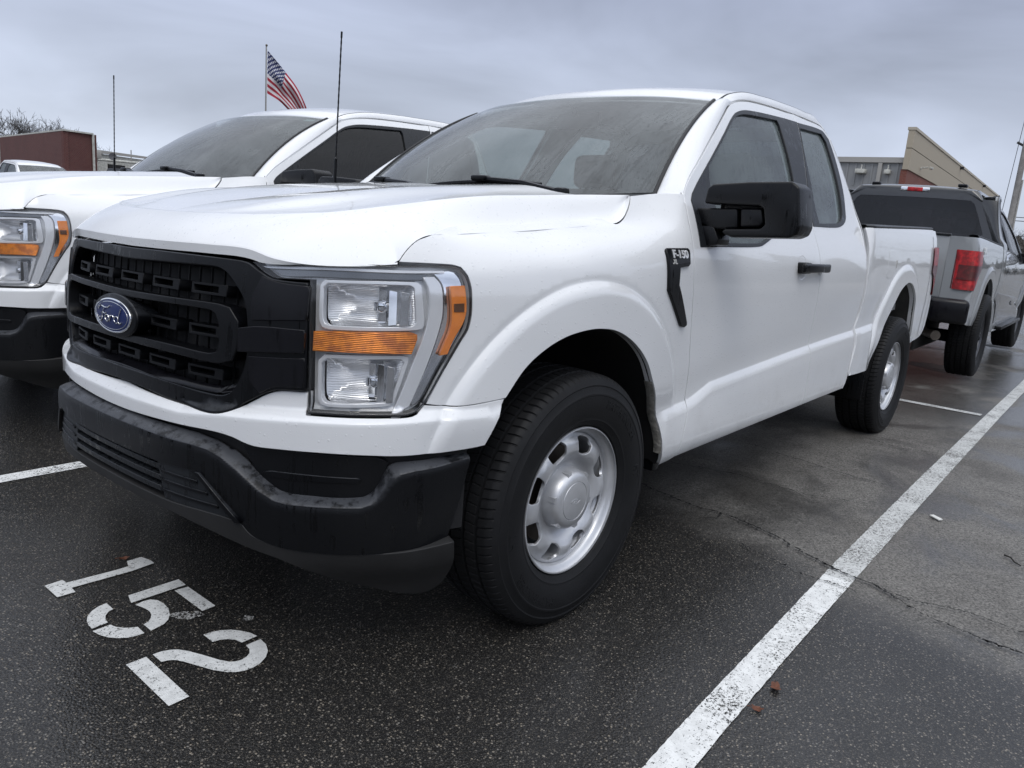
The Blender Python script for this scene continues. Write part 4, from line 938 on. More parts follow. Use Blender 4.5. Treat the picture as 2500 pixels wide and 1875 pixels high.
    panel('emblem_field', el(.1035, .0435), E(.0425), M_['blue'], em, step=.02, edge=0, depth=.0, ang=90)
    panel('emblem_ring', el(.0965, .0388), E(.0436), M_['chrome'], em, holes=[el(.0945, .0374)], step=.02, edge=.0008, drop=.0005, depth=.001, ang=90)
    sc = MB()
    for st in SCRIPT:
        q = np.array(st); q = smooth_loop(q, .05, 80, closed=False); X = E(.0445)(q[:, 0] * .078, q[:, 1] * .036); sc.tube(X, .0016, 6)
    sc.obj('emblem_script', M_['chrome'], em)
    # ---------------- headlights
    def lamp(sd):
        hp = [(-.827,1.078),(-.671,1.081),(-.53,1.086),(-.502,1.081),(-.486,1.063),(-.477,1.035),(-.474,.999),(-.474,.969),(-.481,.932),(-.504,.895),(-.545,.825),(-.588,.745),(-.610,.728),(-.636,.722),(-.681,.721),(-.872,.716),(-.878,.899),(-.886,1.033),(-.928,1.032),(-.986,1.031),(-1.022,1.046),(-1.052,1.065),(-.945,1.072)]
        L = panel('headlight', hp, fb(.004), M_['lens'], root, side=sd, step=.02, edge=.005, drop=.004, depth=.0)
        panel('gasket', hp, fb(.0015), M_['seal'], L, side=sd, holes=[[tuple(q) for q in inset(ccw(np.array(smooth_loop(hp, .02))), .0055)]], step=.03, edge=0, depth=.008, sm=False)
        panel('lamp_housing', hp, fb(-.034), M_['lamp_grey'], L, side=sd, holes=[UPO, LOO], step=.03, edge=0, depth=0)
        # chrome C-shaped band right of the lamp windows
        band = [(-.600,1.056),(-.570,1.058),(-.552,1.040),(-.546,1.010),(-.547,.950),(-.578,.845),(-.622,.735),(-.655,.722),(-.668,.722),(-.655,.745),(-.612,.862),(-.586,.940),(-.584,1.02)]
        panel('lamp_band', band, fb(-.014), M_['lamp_band'], L, side=sd, step=.02, edge=.004, drop=.004, depth=.03)
        panel('lamp_chrome', [(-.572,1.066),(-.520,1.072),(-.500,1.062),(-.488,1.035),(-.483,.97),(-.490,.93),(-.512,.89),(-.552,.823),(-.592,.748),(-.612,.735),(-.618,.745),(-.574,.845),(-.543,.95),(-.542,1.02),(-.550,1.045)], fb(-.020), M_['chrome'], L, side=sd, step=.02, edge=.002, depth=.02)
        # top strip light
        panel('running_light', [(-1.030,1.056),(-.831,1.0665),(-.638,1.0705),(-.545,1.073),(-.545,1.067),(-.640,1.0635),(-.831,1.0595),(-1.012,1.052)], fb(-.008), M_['lamp_band'], L, side=sd, step=.03, edge=.0015, drop=.001, depth=.01)
        panel('strip_reflector', [(-1.005,1.050),(-.831,1.058),(-.640,1.062),(-.585,1.062),(-.60,1.048),(-.64,1.0465),(-.883,1.040),(-.975,1.036)], fb(-.020), M_['smoke'], L, side=sd, step=.03, edge=.002, depth=.01)
        for out, inn, k in ((UPO, UPI, 0), (LOO, LOI, 1)):
            panel('lamp_frame', out, fb(-.018), M_['lamp_band'], L, side=sd, holes=[inn], step=.02, edge=.003, drop=.003, depth=.02)
            c = np.mean(np.array(inn), 0); hw = np.ptp(np.array(inn)[:, 0]) / 2; hh = np.ptp(np.array(inn)[:, 1]) / 2
            def bowl(s, z, c=c, hw=hw, hh=hh):
                r = np.maximum(np.abs((s - c[0]) / hw) ** 2.6, np.abs((z - c[1]) / hh) ** 2.6)
                return body(s, z, -.030 - .055 * np.clip(1 - r, 0, 1) ** .6)
            R = panel('lamp_reflector', [tuple(q) for q in inset(ccw(np.array(inn)), -.004)], bowl, M_['bowl'], L, side=sd, step=.012, edge=0, depth=0)
            # bulb shield and its holder
            q = body(np.array([c[0] + .045]), np.array([c[1]]), -.052)[0]; nx = plan(np.array([c[0]]))
            bx = MB().box(q, (.030, .030, .026), .006).tube([q, q + np.array([-float(nx[2][0]), -float(nx[3][0]), 0]) * .03], .016, 12); bx.obj('bulb_holder', M_['chrome'], L, mirror=sd < 0)
            # side facets of the reflector
            for i in range(3):
                s0 = c[0] + hw * (.30 + .22 * i); fz = [(s0, c[1] - hh * .8), (s0 + hw * .17, c[1] - hh * .75), (s0 + hw * .17, c[1] + hh * .75), (s0, c[1] + hh * .8)]
                panel('reflector_facet', fz, (lambda s, z, s0=s0, i=i, c=c: body(s, z, -.058 + .022 * i + .16 * (s - s0) + .3 * (z - c[1]) * (-1) ** i * .3)), M_['chrome'], L, side=sd, step=.02, edge=.001, drop=.001, depth=.004, sm=False)
        panel('turn_signal', [(-.872,.912),(-.857,.914),(-.630,.9215),(-.613,.917),(-.612,.906),(-.625,.868),(-.778,.866),(-.872,.864)], fb(-.006), M_['amber'], L, side=sd, step=.02, edge=.004, drop=.003, depth=.035, ang=60)
        panel('side_reflector', SIDE_R, fb(-.004), M_['amber2'], L, side=sd, step=.015, edge=.003, drop=.002, depth=.012)
        panel('reflector_mark', [(-.521,.994),(-.493,.995),(-.492,.974),(-.520,.974)], fb(-.002), M_['amber_dark'], L, side=sd, step=.02, edge=.001, drop=.0005, depth=.002, sm=False)
    both(lamp)
    # ---------------- wheel wells, inner structure
    def wells(sd):
        a = smooth_loop(np.array(ARCH), .03, 80, closed=False); p0 = body(a[:, 0], a[:, 1], -.012); V, F = strip_rows([p0, p0 - [0, .03, -.012], p0 * [1, 0, 1] + [0, .48, .02]])
        if sd < 0: V = V * [1, -1, 1]; F = [f[::-1] for f in F]
        mobj('wheel_liner', V, F, M_['under'], root, sharp=40)
        a = smooth_loop(np.array(BARCH), .03, 80, closed=False); p0 = body(a[:, 0], a[:, 1], -.014); V, F = strip_rows([p0, p0 - [0, .03, -.012], p0 * [1, 0, 1] + [0, .50, .02]])
        if sd < 0: V = V * [1, -1, 1]; F = [f[::-1] for f in F]
        mobj('wheel_liner', V, F, M_['mud'], root, sharp=40)
        a = smooth_loop(np.array(ARCH[10:-1]), .012, 80, closed=False); p0 = body(a[:, 0], a[:, 1], -.003); rg = np.random.default_rng(4); jj = rg.uniform(.6, 1.25, len(a))[:, None]
        V, F = strip_rows([p0 + [.0035, .0005, 0], p0 + [.006, -.004, 0] * jj, p0 + np.array([.009, -.014, .0]) * jj, p0 + [.004, -.03, 0]])
        if sd < 0: V = V * [1, -1, 1]; F = [f[::-1] for f in F]
        mobj('arch_lip', V, F, M_['mud_lip'], root, sharp=60)
        MB().box((-3.69, .49 * sd, .68), (1.25, .02, .85), 0).obj('inner_fender', M_['mud'], root)
        MB().box((0, .47 * sd, .72), (1.2, .02, .66), 0).obj('inner_fender', M_['under'], root)
        fl = MB().box((-.565, .80 * sd, .43), (.05, .28, .16), .01); fl.obj('splash_guard', M_['satin'], root)
        MB().box((-3.25, .80 * sd, .37), (.02, .26, .22), .006).obj('splash_guard', M_['satin'], root)
        rk = MB().box(((-2.25 - CW / 2) / 1 + .62, .80 * sd, .44), (2.05 + CW, .20, .10), .02); rk.obj('rocker', M_['under'], root)
    both(wells)
    un = MB().box((-2.0, 0, .52), (5.2, 1.0, .16), .03).box((.45, 0, .62), (.5, .92, .3), .03).box((-1.7 - CW/2, 0, .60), (2.3 + CW, 1.55, .06), .01).box((0, 0, .36), (.12, 1.5, .1), .03).box((-3.69, 0, .39), (.14, 1.5, .12), .04).box((-3.69, .05, .39), (.32, .30, .28), .1)
    un.obj('chassis', M_['under'], root)
    MB().box((.62, 0, .90), (.04, 1.1, .5), 0).obj('radiator', M_['dark'], root); MB().box((-.48, 0, .98), (.03, 1.6, .62), 0).obj('firewall', M_['dark'], root)
    # ---------------- interior
    if side_glass == 'side' or True:
        ds = MB().box((-.78, 0, 1.15), (.45, 1.60, .30), .06, seg=3).box((-.90, .40, 1.30), (.16, .38, .06), .03); d = ds.obj('dashboard', M_['dash'], root)
        w_ = np.linspace(0, 2*np.pi, 33); cx, cz = -1.12, 1.20
        wh = MB().tube([(cx - .07 * math.sin(q), .40 + .19 * math.cos(q), cz + .175 * math.sin(q)) for q in w_], .016, 8, caps=False).box((cx + .02, .40, cz), (.06, .14, .12), .03).box((cx + .01, .40, cz), (.03, .34, .035), .01); wh.obj('steering_wheel', M_['dash'], root)
        for y in (.42, -.42):
            se = MB().box((-1.62, y, .88), (.52, .52, .16), .06, seg=3).box((-1.90, y, 1.16), (.16, .50, .58), .07, rot=Matrix.Rotation(-.25, 3, 'Y'), seg=3); s_ = se.obj('seat', M_['seat'], root)
            hr_ = MB().box((-1.99, y, 1.545), (.10, .26, .19), .05, seg=3).tube([(-1.95, y - .07, 1.40), (-1.98, y - .07, 1.50)], .008, 6).tube([(-1.95, y + .07, 1.40), (-1.98, y + .07, 1.50)], .008, 6); hr_.obj('headrest', M_['seat'], s_)
        MB().box((-2.52 - CW, 0, 1.10), (.18, 1.35, .62), .06, seg=3).obj('rear_bench', M_['seat'], root)
        MB().box((-1.20, 0, 1.70), (.03, .24, .075), .02).tube([(-1.17, 0, 1.72), (-1.12, 0, 1.78)], .012, 6).obj('rear_view_mirror', M_['dash'], root)
        hl = lambda a, q: rf(a, q) + np.array([0, 0, -.05]); grid_buf(hl, np.linspace(-.93, .93, 9), np.linspace(.06, .98, 9), sg=-1).obj('headliner', M_['liner'], root)
        for sd in (1, -1):
            panel('door_card', [(.75,.70),(.70,1.155),(1.19,1.17),(1.36,1.22),(1.6,1.265),(2.60 + CW,1.30),(2.60 + CW,.70)], fb(-.06), M_['dash'], root, side=sd, step=.1, edge=0, depth=.0)
    # cab back with rear window
    if offroad:
        panel('cab_back', back_out, bx, P, root, sg=-1, step=.1, holes=[win], edge=.004, depth=.02)
        panel('cab_back_upper', [(-.866,1.34),(.866,1.34),(.645,1.802),(.55,1.866),(-.55,1.866),(-.645,1.802)], lambda y, z: bx(y, z) + np.array([-.004, 0, 0]), RP, root, sg=-1, step=.1, holes=[win], edge=.004, depth=.02)
    else: panel('cab_back', back_out, bx, P, root, sg=-1, step=.1, holes=[win], edge=.004, depth=.02)
    rw = panel('rear_window', [tuple(q) for q in inset(ccw(np.array(win)), -.012)], lambda y, z: bx(y, z) + np.array([.004 if not offroad else .0, 0, 0]), M_['tint'], root, sg=-1, step=.1, edge=0, depth=0)
    # third brake light
    tb = MB().box((-2.675 - CW, 0, 1.873), (.05, .30, .052), .012); t3 = tb.obj('brake_light', M_['chrome'], root); MB().box((-2.690 - CW, 0, 1.873), (.03, .16, .044), .008).obj('brake_lens', M_['red'], t3)
    # ---------------- bed
    BF = [(2.735 + CW,1.322),(2.740 + CW,1.20),(2.735 + CW,1.04),(2.735 + CW,.84),(2.705 + CW,.760),(2.700 + CW,.66),(2.645 + CW,.515),(2.66 + CW,.492),(3.13,.478)]
    BF = BF if CW < .2 else [(3.06,1.338),(3.064,1.20),(3.06,1.04),(3.06,.84),(3.035,.76),(3.03,.66),(3.0,.50),(3.13,.478)]
    bedp = BF + BARCH[1:] + BREAR + [(4.446,.905),(4.446,1.252),(4.560,1.256),(4.545,1.30),(4.52,1.368),(4.50,1.380)]
    def bed(sd):
        o = panel('bed_side', bedp, fb(), P, root, side=sd, step=.03, gap=.002, edge=.004, depth=.04, feat=FEAT)
        # rail cap
        q = np.linspace(BF[0][0] + .005, 4.53, 40); zt = np.interp(q, [2.735, 4.53], [1.326, 1.384]); p0 = body(q, zt)
        rows = [p0 + [0, .002, -.006], p0 + [0, .003, .004], p0 + [0, -.008, .012], p0 + [0, -.05, .014], p0 + [0, -.075, .006], p0 + [0, -.078, -.06]]
        V, F = strip_rows(rows)
        if sd < 0: V = V * [1, -1, 1]; F = [f[::-1] for f in F]
        mobj('rail_cap', V, F, M_['trim'], o, sharp=50)
        p1 = p0 - [0, .075, 0]; V, F = strip_rows([p1, p1 * [1, 1, 0] + [0, 0, .80]]); 
        if sd < 0: V = V * [1, -1, 1]; F = [f[::-1] for f in F]
        mobj('bed_wall', V, F, P, o)
        if sd > 0:
            fu = [(3.165,1.205),(3.31,1.208),(3.355,1.18),(3.378,1.13),(3.366,1.06),(3.33,1.043),(3.20,1.040),(3.165,1.06)]
            panel('fuel_door', fu, fb(.0018), P, o, side=sd, step=.03, edge=.004, drop=.004, depth=.006)
            MB().box(body(np.array([3.372]), np.array([1.125]))[0], (.02, .012, .05), .006).obj('fuel_latch', M_['liner'], o)
        # rear corner column and tail light
        c = [(-4.655,.70),(-4.655,.74)]
        col = MB(); 
        def corner(z0, z1, o0, name, mat, par, ys=.70, ye=None):
            pl = np.array([(-4.640 + o0, ys), (-4.650 + o0, .80), (-4.646 + o0, .87), (-4.625 + o0, .915), (-4.585 + o0, .940), (-4.52 + o0, .950), (-4.46, .952)]); pl = np.stack([np.interp(np.linspace(0, 6, 25), range(7), pl[:, k]) for k in (0, 1)], -1) if False else crom(pl, np.linspace(0, 6, 25))
            zz = np.linspace(z0, z1, 15); rows = []; base6 = np.array([(-4.660 + o0, ys), (-4.670 + o0, .80), (-4.670 + o0, .875), (-4.660 + o0, .925), (-4.628 + o0, .948), (-4.55 + o0, .956), (-4.450, .957)])
            for z in zz:
                t_ = (z - z0) / (z1 - z0); pl = crom(base6, np.linspace(0, 6, 25)) if mat is P else crom(base6, np.linspace(0, 6 * (.70 + .30 * min(1., t_ * 1.6)), 25))
                lean = -.03 * (1.05 - z); rows.append(np.c_[pl[:, 0] + lean * .3, pl[:, 1] + dtab(np.array([4.5]), np.array([z]))[0] + .036 + (.010 if mat is not P else 0), np.full(25, z)])
            V, F = strip_rows(rows)
            if sd < 0: V = V * [1, -1, 1]; F = [f[::-1] for f in F]
            ob = mobj(name, V, F, mat, par, sharp=50)
            return ob
        corner(.60, 1.372, .012, 'bed_corner', P, o)
        tl = corner(.905, 1.255, -.004, 'tail_light', M_['red'], root, ys=.775)
        tk = corner(.995, 1.125, -.010, 'tail_light_block', M_['red_dark'], tl, ys=.86)
        MB().box((-4.652, .825 * sd, 1.06), (.016, .05, .10), .006).obj('reversing_light', M_['lamp_band'], tl)
        for z_ in (.93, .945, 1.235): 
            pass
        frm = MB().box((-4.650, .775 * sd, 1.08), (.016, .012, .35), .003); frm.obj('tail_light_edge', M_['red_dark'], tl)
    both(bed)
    tg = MB().box((-4.625, 0, 1.09), (.06, 1.395, .565), .016, seg=3).box((-4.648, 0, 1.11), (.03, 1.25, .22), .012); t = tg.obj('tailgate', P, root)
    MB().box((-4.632, 0, 1.379), (.075, 1.40, .022), .008).obj('tailgate_cap', M_['trim'], t)
    if offroad:
        MB().box((-4.662, 0, 1.02), (.01, .9, .09), .003).obj('tailgate_panel', M_['grey'], t)
    MB().box((-3.7 - CW / 2, 0, .80), (1.9 - CW, 1.6, .03), 0).box((-2.77 - CW if CW < .2 else -3.1, 0, 1.05), (.03, 1.75, .55), 0).obj('bed_floor', P if not offroad else M_['satin'], root)
    rb = MB().box((-4.76, 0, .70), (.20, 1.30, .17), .03, seg=3).box((-4.80, 0, .79), (.18, 1.34, .02), .008)
    for sd in (-1, 1): rb.box((-4.74, (.80 if offroad else .70) * sd, .71), (.19, .32, .22), .04, seg=3, rot=Matrix.Rotation(-.22 * sd, 3, 'Z'))
    if offroad:
        for sd in (-1, 1): rb.box((-4.585, .905 * sd, .705), (.30, .07, .20), .02, seg=3)
    rb.obj('rear_bumper', M_['gloss'] if offroad else M_['satin'], root)
    MB().tube([(-4.3, -.55, .48), (-4.55, -.62, .47), (-4.72, -.74, .47)], [.035, .035, .045], 14).obj('exhaust_pipe', M_['steel'], root)
    # ---------------- mirrors, badge, antenna, wheels
    def mirror(sd):
        MX = lambda a, c, h: (h, a, c)
        C = [(.945,1.316),(.950,1.368),(.968,1.382),(1.10,1.391),(1.245,1.394),(1.270,1.375),(1.292,1.25),(1.284,1.225),(1.26,1.213),(1.06,1.204),(1.02,1.219),(1.030,1.232),(1.158,1.238),(1.172,1.252),(1.160,1.304),(1.145,1.313)]
        hs = MB().add(*prism_bev(C, MX, -.80, -.672, .022, 4)).box((-.775, 1.12, 1.297), (.06, .31, .165), .03, seg=3)
        m_ = hs.obj('mirror', M_['black'], root, mirror=sd < 0, sharp=50)
        ar = MB().add(*prism_bev([(.905,1.232),(.905,1.300),(1.062,1.304),(1.070,1.236),(1.00,1.230)], MX, -.76, -.690, .008)).add(*prism_bev([(1.080,1.238),(1.073,1.305),(1.150,1.306),(1.162,1.258),(1.150,1.244)], MX, -.76, -.688, .010)).box((-.75, 1.09, 1.27), (.03, .14, .05), .008).add(*prism_bev([(.94,1.168),(1.004,1.176),(1.006,1.196),(.985,1.235),(.92,1.26),(.90,1.30)], MX, -.79, -.690, .008))
        ar.obj('mirror_arm', M_['black'], m_, mirror=sd < 0, sharp=50)
        MB().box((-.808, 1.12, 1.30), (.006, .27, .14), .002).obj('mirror_glass', M_['chrome'], m_, mirror=sd < 0)
    both(mirror)
    if badge:
        bd = [(.392,1.150),(.400,1.157),(.536,1.160),(.547,1.152),(.543,1.106),(.533,1.099),(.470,1.094),(.466,1.037),(.560,.906),(.562,.895),(.546,.889),(.518,.895),(.396,1.020)]
        def bdg(sd):
            o = panel('fender_badge', bd, fb(.011), M_['black'], root, side=sd, step=.02, edge=.004, drop=.003, depth=.014, ang=30)
            for txt, sz, c, mt, sx in (('F-150', .036, (.474,1.137), 'lamp_band', 1.25), ('XL', .020, (.430,1.1125), 'liner', 1.1)):
                tv, tf = text_mesh(txt, sz, .0015, bold=.001); s_ = c[0] + tv[:, 0] * sx * sd; z_ = c[1] + tv[:, 1]; X = body(s_, z_, .0125) + np.c_[0 * s_, tv[:, 2], 0 * s_]
                if sd < 0: X = X * [1, -1, 1]
                MB().add(X, tf).obj('badge_lettering', M_[mt], o, sharp=30)
            panel('badge_plate', [(.405,1.1035),(.532,1.1085),(.537,1.124),(.405,1.121)], fb(.0118), M_['gloss'], o, side=sd, step=.03, edge=.001, drop=.0005, depth=.002, sm=False)
        both(bdg)
    if ant:
        ax, ay, az = -.400, -.775, 1.325; q = np.linspace(0, 1, 140); an = MB(); 
        top = np.array([-.412, -.77, 1.996]); P_ = np.array([ax, ay, az]) + (top - [ax, ay, az]) * q[:, None]
        an.tube(P_, np.where(q < .19, .0075, .0036 + .0004 * np.sin(q * 150) * (q > .2) * (q < .96) + .001 * (q > .96)), 7); an.box((ax, ay, az - .005), (.05, .05, .03), .012); an.obj('antenna', M_['satin'], root)
    def lean(o):
        for c in [q for q in bpy.data.objects if q.parent == o]:
            if c.type == 'MESH':
                n_ = len(c.data.vertices); co = np.empty(n_ * 3); c.data.vertices.foreach_get('co', co); co = co.reshape(-1, 3); co[:, 2] += .018 * (co[:, 1] - .45); c.data.vertices.foreach_set('co', co.ravel()); c.data.update()
            lean(c)
    lean(root)                                                       # the body leans a little on its springs
    for x in (0, -3.693):
        for sd in (1, -1): add_wheel(root, x, sd, steel, rs, z=.388 * rs, yaw=(-.0236 if x == 0 else 0), yc=.8585 if x == 0 else .868)
    if offroad:
        for sd in (1, -1):
            MB().box((-1.75, .98 * sd, .44), (2.0, .15, .04), .012).box((-1.0, .88 * sd, .47), (.06, .2, .04), .01).box((-2.4, .88 * sd, .47), (.06, .2, .04), .01).obj('running_board', M_['satin'], root)
            panel('lower_door_panel', [(.75,.45),(.72,.62),(1.6,.74),(2.9,.82),(3.0,.74),(2.95,.50)], fb(.005), M_['black_paint'], root, side=sd, step=.1, edge=.004, depth=.006)  # black panel over the lower doors
            tv, tf = text_mesh('4X4', .085, .001, bold=.003); s_ = 4.28 + tv[:, 0] * (sd) ; X = body(s_, 1.235 + tv[:, 1], .003) + np.c_[0 * s_, tv[:, 2], 0 * s_]
            if sd < 0: X = X * [1, -1, 1]
            MB().add(X, tf).obj('side_decal', M_['lamp_grey'], root, sharp=30)
            MB().box((-1.50, .60 * sd, 1.905), (.09, .05, .03), .01).box((-2.55 - CW, .44 * sd, 1.925), (.10, .09, .035), .012).obj('roof_rail_foot', M_['satin'], root)
    return root
UPO = [(-.857,1.036),(-.618,1.043),(-.603,1.036),(-.592,.940),(-.598,.929),(-.621,.925),(-.836,.917),(-.855,.922),(-.864,.938),(-.868,1.023)]
UPI = [(-.847,1.028),(-.634,1.034),(-.622,1.028),(-.614,.944),(-.627,.935),(-.832,.928),(-.846,.931),(-.853,.942),(-.857,1.018)]
LOO = [(-.845,.856),(-.645,.863),(-.630,.857),(-.630,.846),(-.661,.746),(-.677,.735),(-.828,.726),(-.850,.731),(-.858,.745),(-.861,.841)]
LOI = [(-.838,.847),(-.649,.854),(-.641,.846),(-.670,.754),(-.685,.744),(-.829,.735),(-.842,.739),(-.848,.750),(-.851,.836)]
SIDE_R = [(-.531,1.037),(-.490,1.039),(-.485,.998),(-.484,.974),(-.491,.948),(-.517,.903),(-.531,.868),(-.553,.865),(-.540,.898),(-.529,.924),(-.524,.957)]
# ---------------------------------------------------------------- ground
def asphalt():
    m = Mat('wet_asphalt'); sx = m.n('ShaderNodeSeparateXYZ'); m.l(m.obj(), sx.inputs[0])
    x, y = sx.outputs[0], sx.outputs[1]
    edge = m.math('ADD', m.math('MULTIPLY', y, .26), -1.42)
    wob = m.math('MULTIPLY', m.math('SUBTRACT', m.noise(1.7, 6, .62), .5), .62)
    old = m.rng(m.math('SUBTRACT', m.math('ADD', edge, wob), x), -.26, .10)          # 1 on the older, paler surface behind
    v = m.vor(150); v2 = m.vor(330)
    sc = m.n('ShaderNodeSeparateColor'); m.l(v.outputs['Color'], sc.inputs[0]); sc2 = m.n('ShaderNodeSeparateColor'); m.l(v2.outputs['Color'], sc2.inputs[0])
    r1, g1, r2 = sc.outputs[0], sc.outputs[1], sc2.outputs[0]
    stone = m.mix(g1, (.21, .20, .185), (.33, .285, .225))
    k1 = m.math('MULTIPLY', m.rng(r1, .72, .97), m.rng(v.outputs['Distance'], .52, .30)); k2 = m.math('MULTIPLY', m.rng(r2, .5, 1.), m.rng(v2.outputs['Distance'], .6, .3))
    base = m.mix(m.rng(m.noise(.8, 4), .3, .7), (.0085, .0082, .0080), (.021, .0203, .0195))
    newc = m.mix(m.math('MULTIPLY', k1, .80), m.mix(m.math('MULTIPLY', k2, .42), base, stone), stone)
    ob = m.mix(m.math('ADD', m.math('MULTIPLY', sc.outputs[2], .65), m.math('MULTIPLY', r2, .35)), (.050, .048, .045), (.27, .258, .238)); oldc = m.mix(m.math('MULTIPLY', k1, .45), ob, (.38, .36, .33)); oldc = m.mix(m.rng(m.noise(2.6, 5, .65), .40, .72), oldc, m.mix(.45, oldc, (.045, .040, .036)))
    wet = m.math('MAXIMUM', m.math('MULTIPLY', m.rng(m.noise(.55, 5, .6), .40, .66), .8), m.math('MULTIPLY', m.rng(m.math('ADD', y, m.math('MULTIPLY', m.noise(1.3, 4), .9)), .55, -.35), m.rng(x, .2, 1.1))); damp = m.math('MULTIPLY', m.rng(m.noise(1.1, 5, .62, dist=.8), .47, .64), .9)
    far = m.math('MULTIPLY', m.rng(x, -3.6, -5.2), m.rng(x, -24, -14))
    damp = m.math('MAXIMUM', damp, m.math('MULTIPLY', far, m.rng(m.noise(.9, 5, .6), .40, .50)))
    oldw = m.mix(m.math('MULTIPLY', damp, .80), oldc, m.mix(.70, oldc, (.010, .0095, .009)))
    c = m.mix(old, newc, oldw)
    h = m.math('ADD', m.math('ADD', m.math('MULTIPLY', r1, .8), m.math('MULTIPLY', v.outputs['Distance'], -.9)), m.math('MULTIPLY', r2, .35))
    rough = m.mix(old, m.mix(wet, (.46, .46, .46), (.34, .34, .34)), m.mix(damp, (.70, .70, .70), (.36, .36, .36)))
    film = m.n_rgb(m.mix(old, m.mix(wet, (.55, .55, .55), (1., 1., 1.)), m.mix(damp, (.12, .12, .12), (.85, .85, .85))))
    b = m.bsdf(c, m.n_rgb(rough), 0, Specular_IOR_Level=.28, Coat_Weight=film, Coat_Roughness=.13, Coat_IOR=1.42)
    m.l(m.bump(h, .9, .003), b.inputs['Normal']); m.l(m.bump(h, .20, .003), b.inputs['Coat Normal'])
    return m.m
M_['asphalt'] = asphalt()
def worn(name, col, amt):
    m = Mat(name); v = m.vor(170); hole = m.rng(m.math('ADD', m.math('MULTIPLY', m.noise(130, 5, .75), .78), m.math('MULTIPLY', m.noise(5, 3), .22)), amt, amt + .05)
    c = m.mix(m.rng(m.noise(28, 4), .3, .7), tuple(q * .82 for q in col), col)
    b = m.n('ShaderNodeBsdfPrincipled'); m.l(c, b.inputs['Base Color']); b.inputs['Roughness'].default_value = .5
    m.l(m.bump(m.noise(90, 4), .5, .003), b.inputs['Normal'])
    t = m.n('ShaderNodeBsdfTransparent'); mx = m.n('ShaderNodeMixShader'); m.l(hole, mx.inputs[0]); m.l(b.outputs[0], mx.inputs[1]); m.l(t.outputs[0], mx.inputs[2]); m.l(mx.outputs[0], m.out.inputs[0])
    return m.m
M_['line'] = worn('white_line_paint', (.80, .81, .80), .535)
M_['line_far'] = worn('faded_line_paint', (.60, .61, .60), .52)
M_['digit'] = worn('white_stencil_paint', (.70, .71, .70), .555)
M_['crack'] = simple('crack_fill', (.006, .006, .006), .8)
n = 40; q = np.linspace(-300, 300, n)
V = [(a, b, 0) for a in q for b in q]; F = [(i*n + j, (i+1)*n + j, (i+1)*n + j + 1, i*n + j + 1) for i in range(n - 1) for j in range(n - 1)]
tag(mobj('asphalt_ground', V, F, M_['asphalt']), kind='structure')
def sheet(name, poly, z, mat, **k):
    P = ccw(np.array(poly, float)); V, F = tri([P], 50.); return tag(mobj(name, np.c_[V, np.full(len(V), z)], F, mat), **k)
def ribbon(name, L, Rr, z, mat, **k):
    V, F = strip_rows([np.c_[Rr, np.full(len(Rr), z)], np.c_[L, np.full(len(L), z)]]); return tag(mobj(name, V, F, mat), **k)
xs = np.array([2.6,.44,.15,-.37,-1.15,-2.77,-5.1,-7.72,-16]); yl = np.array([1.56,1.512,1.500,1.484,1.460,1.430,1.405,1.382,1.30]); yr = np.array([1.665,1.604,1.593,1.578,1.563,1.533,1.500,1.475,1.39])
rgl = np.random.default_rng(2); xf = np.linspace(2.6, -16, 900); yl = np.interp(-xf, -xs, yl) + rgl.normal(0, .0007, 900); yr = np.interp(-xf, -xs, yr) + rgl.normal(0, .0007, 900); xs = xf
k_ = int(np.searchsorted(-xs, 1.0)); ribbon('parking_line', np.c_[xs, yl][:k_ + 1], np.c_[xs, yr][:k_ + 1], .004, M_['line'], kind='structure'); ribbon('parking_line', np.c_[xs, yl][k_:], np.c_[xs, yr][k_:], .004, M_['line_far'], kind='structure')
for y0 in (-1.337, -4.09, -6.84): ribbon('parking_line', np.array([(2.6, y0), (-12, y0 - .1)]), np.array([(2.6, y0 + .09), (-12, y0 - .01)]), .004, M_['line'], kind='structure')
ribbon('parking_line', np.array([(-5.02, -9), (-5.02, 1.38)]), np.array([(-5.11, -9), (-5.11, 1.38)]), .007, M_['line_far'], kind='structure')
dg = [[(1.066,-.236),(1.013,-.242),(1.011,-.215),(.869,-.205),(.826,-.206),(.812,-.246),(.764,-.246),(.754,-.205),(.754,-.176),(.834,-.166),(1.013,-.172),(1.015,-.138),(1.066,-.139)],
 [(.912,-.016),(.752,-.018),(.754,.031),(.926,.034)], [(.797,.044),(.755,.047),(.755,.211),(.799,.214)],
 [(.922,.053),(.898,.047),(.876,.050),(.862,.070),(.859,.10),(.863,.135),(.876,.17),(.893,.195),(.914,.211),(.956,.221),(.956,.176),(.938,.168),(.926,.156),(.915,.138),(.910,.115),(.912,.09)],
 [(.978,-.012),(.979,.036),(.995,.042),(1.010,.058),(1.018,.075),(1.022,.10),(1.067,.105),(1.066,.08),(1.059,.052),(1.047,.028),(1.028,.008),(1.005,-.006)],
 [(1.071,.119),(1.022,.116),(1.016,.138),(1.001,.159),(.988,.170),(.973,.177),(.975,.222),(.998,.220),(1.017,.215),(1.037,.200),(1.055,.178),(1.066,.150)],
 [(.863,.336),(.84,.338),(.815,.347),(.793,.364),(.776,.388),(.764,.412),(.759,.442),(.808,.443),(.813,.42),(.826,.402),(.843,.391),(.864,.387)],
 [(.807,.462),(.761,.462),(.765,.495),(.779,.526),(.80,.549),(.829,.565),(.851,.569),(.875,.567),(.895,.557),(.911,.542),(.932,.509),(.951,.462),(.966,.424),(.981,.399),(.994,.390),(1.008,.386),(1.008,.338),(.986,.339),(.965,.347),(.948,.360),(.933,.385),(.914,.43),(.896,.478),(.882,.503),(.870,.513),(.856,.517),(.836,.513),(.821,.503),(.811,.486)],
 [(1.078,.338),(1.025,.337),(1.030,.572),(1.083,.574)]]
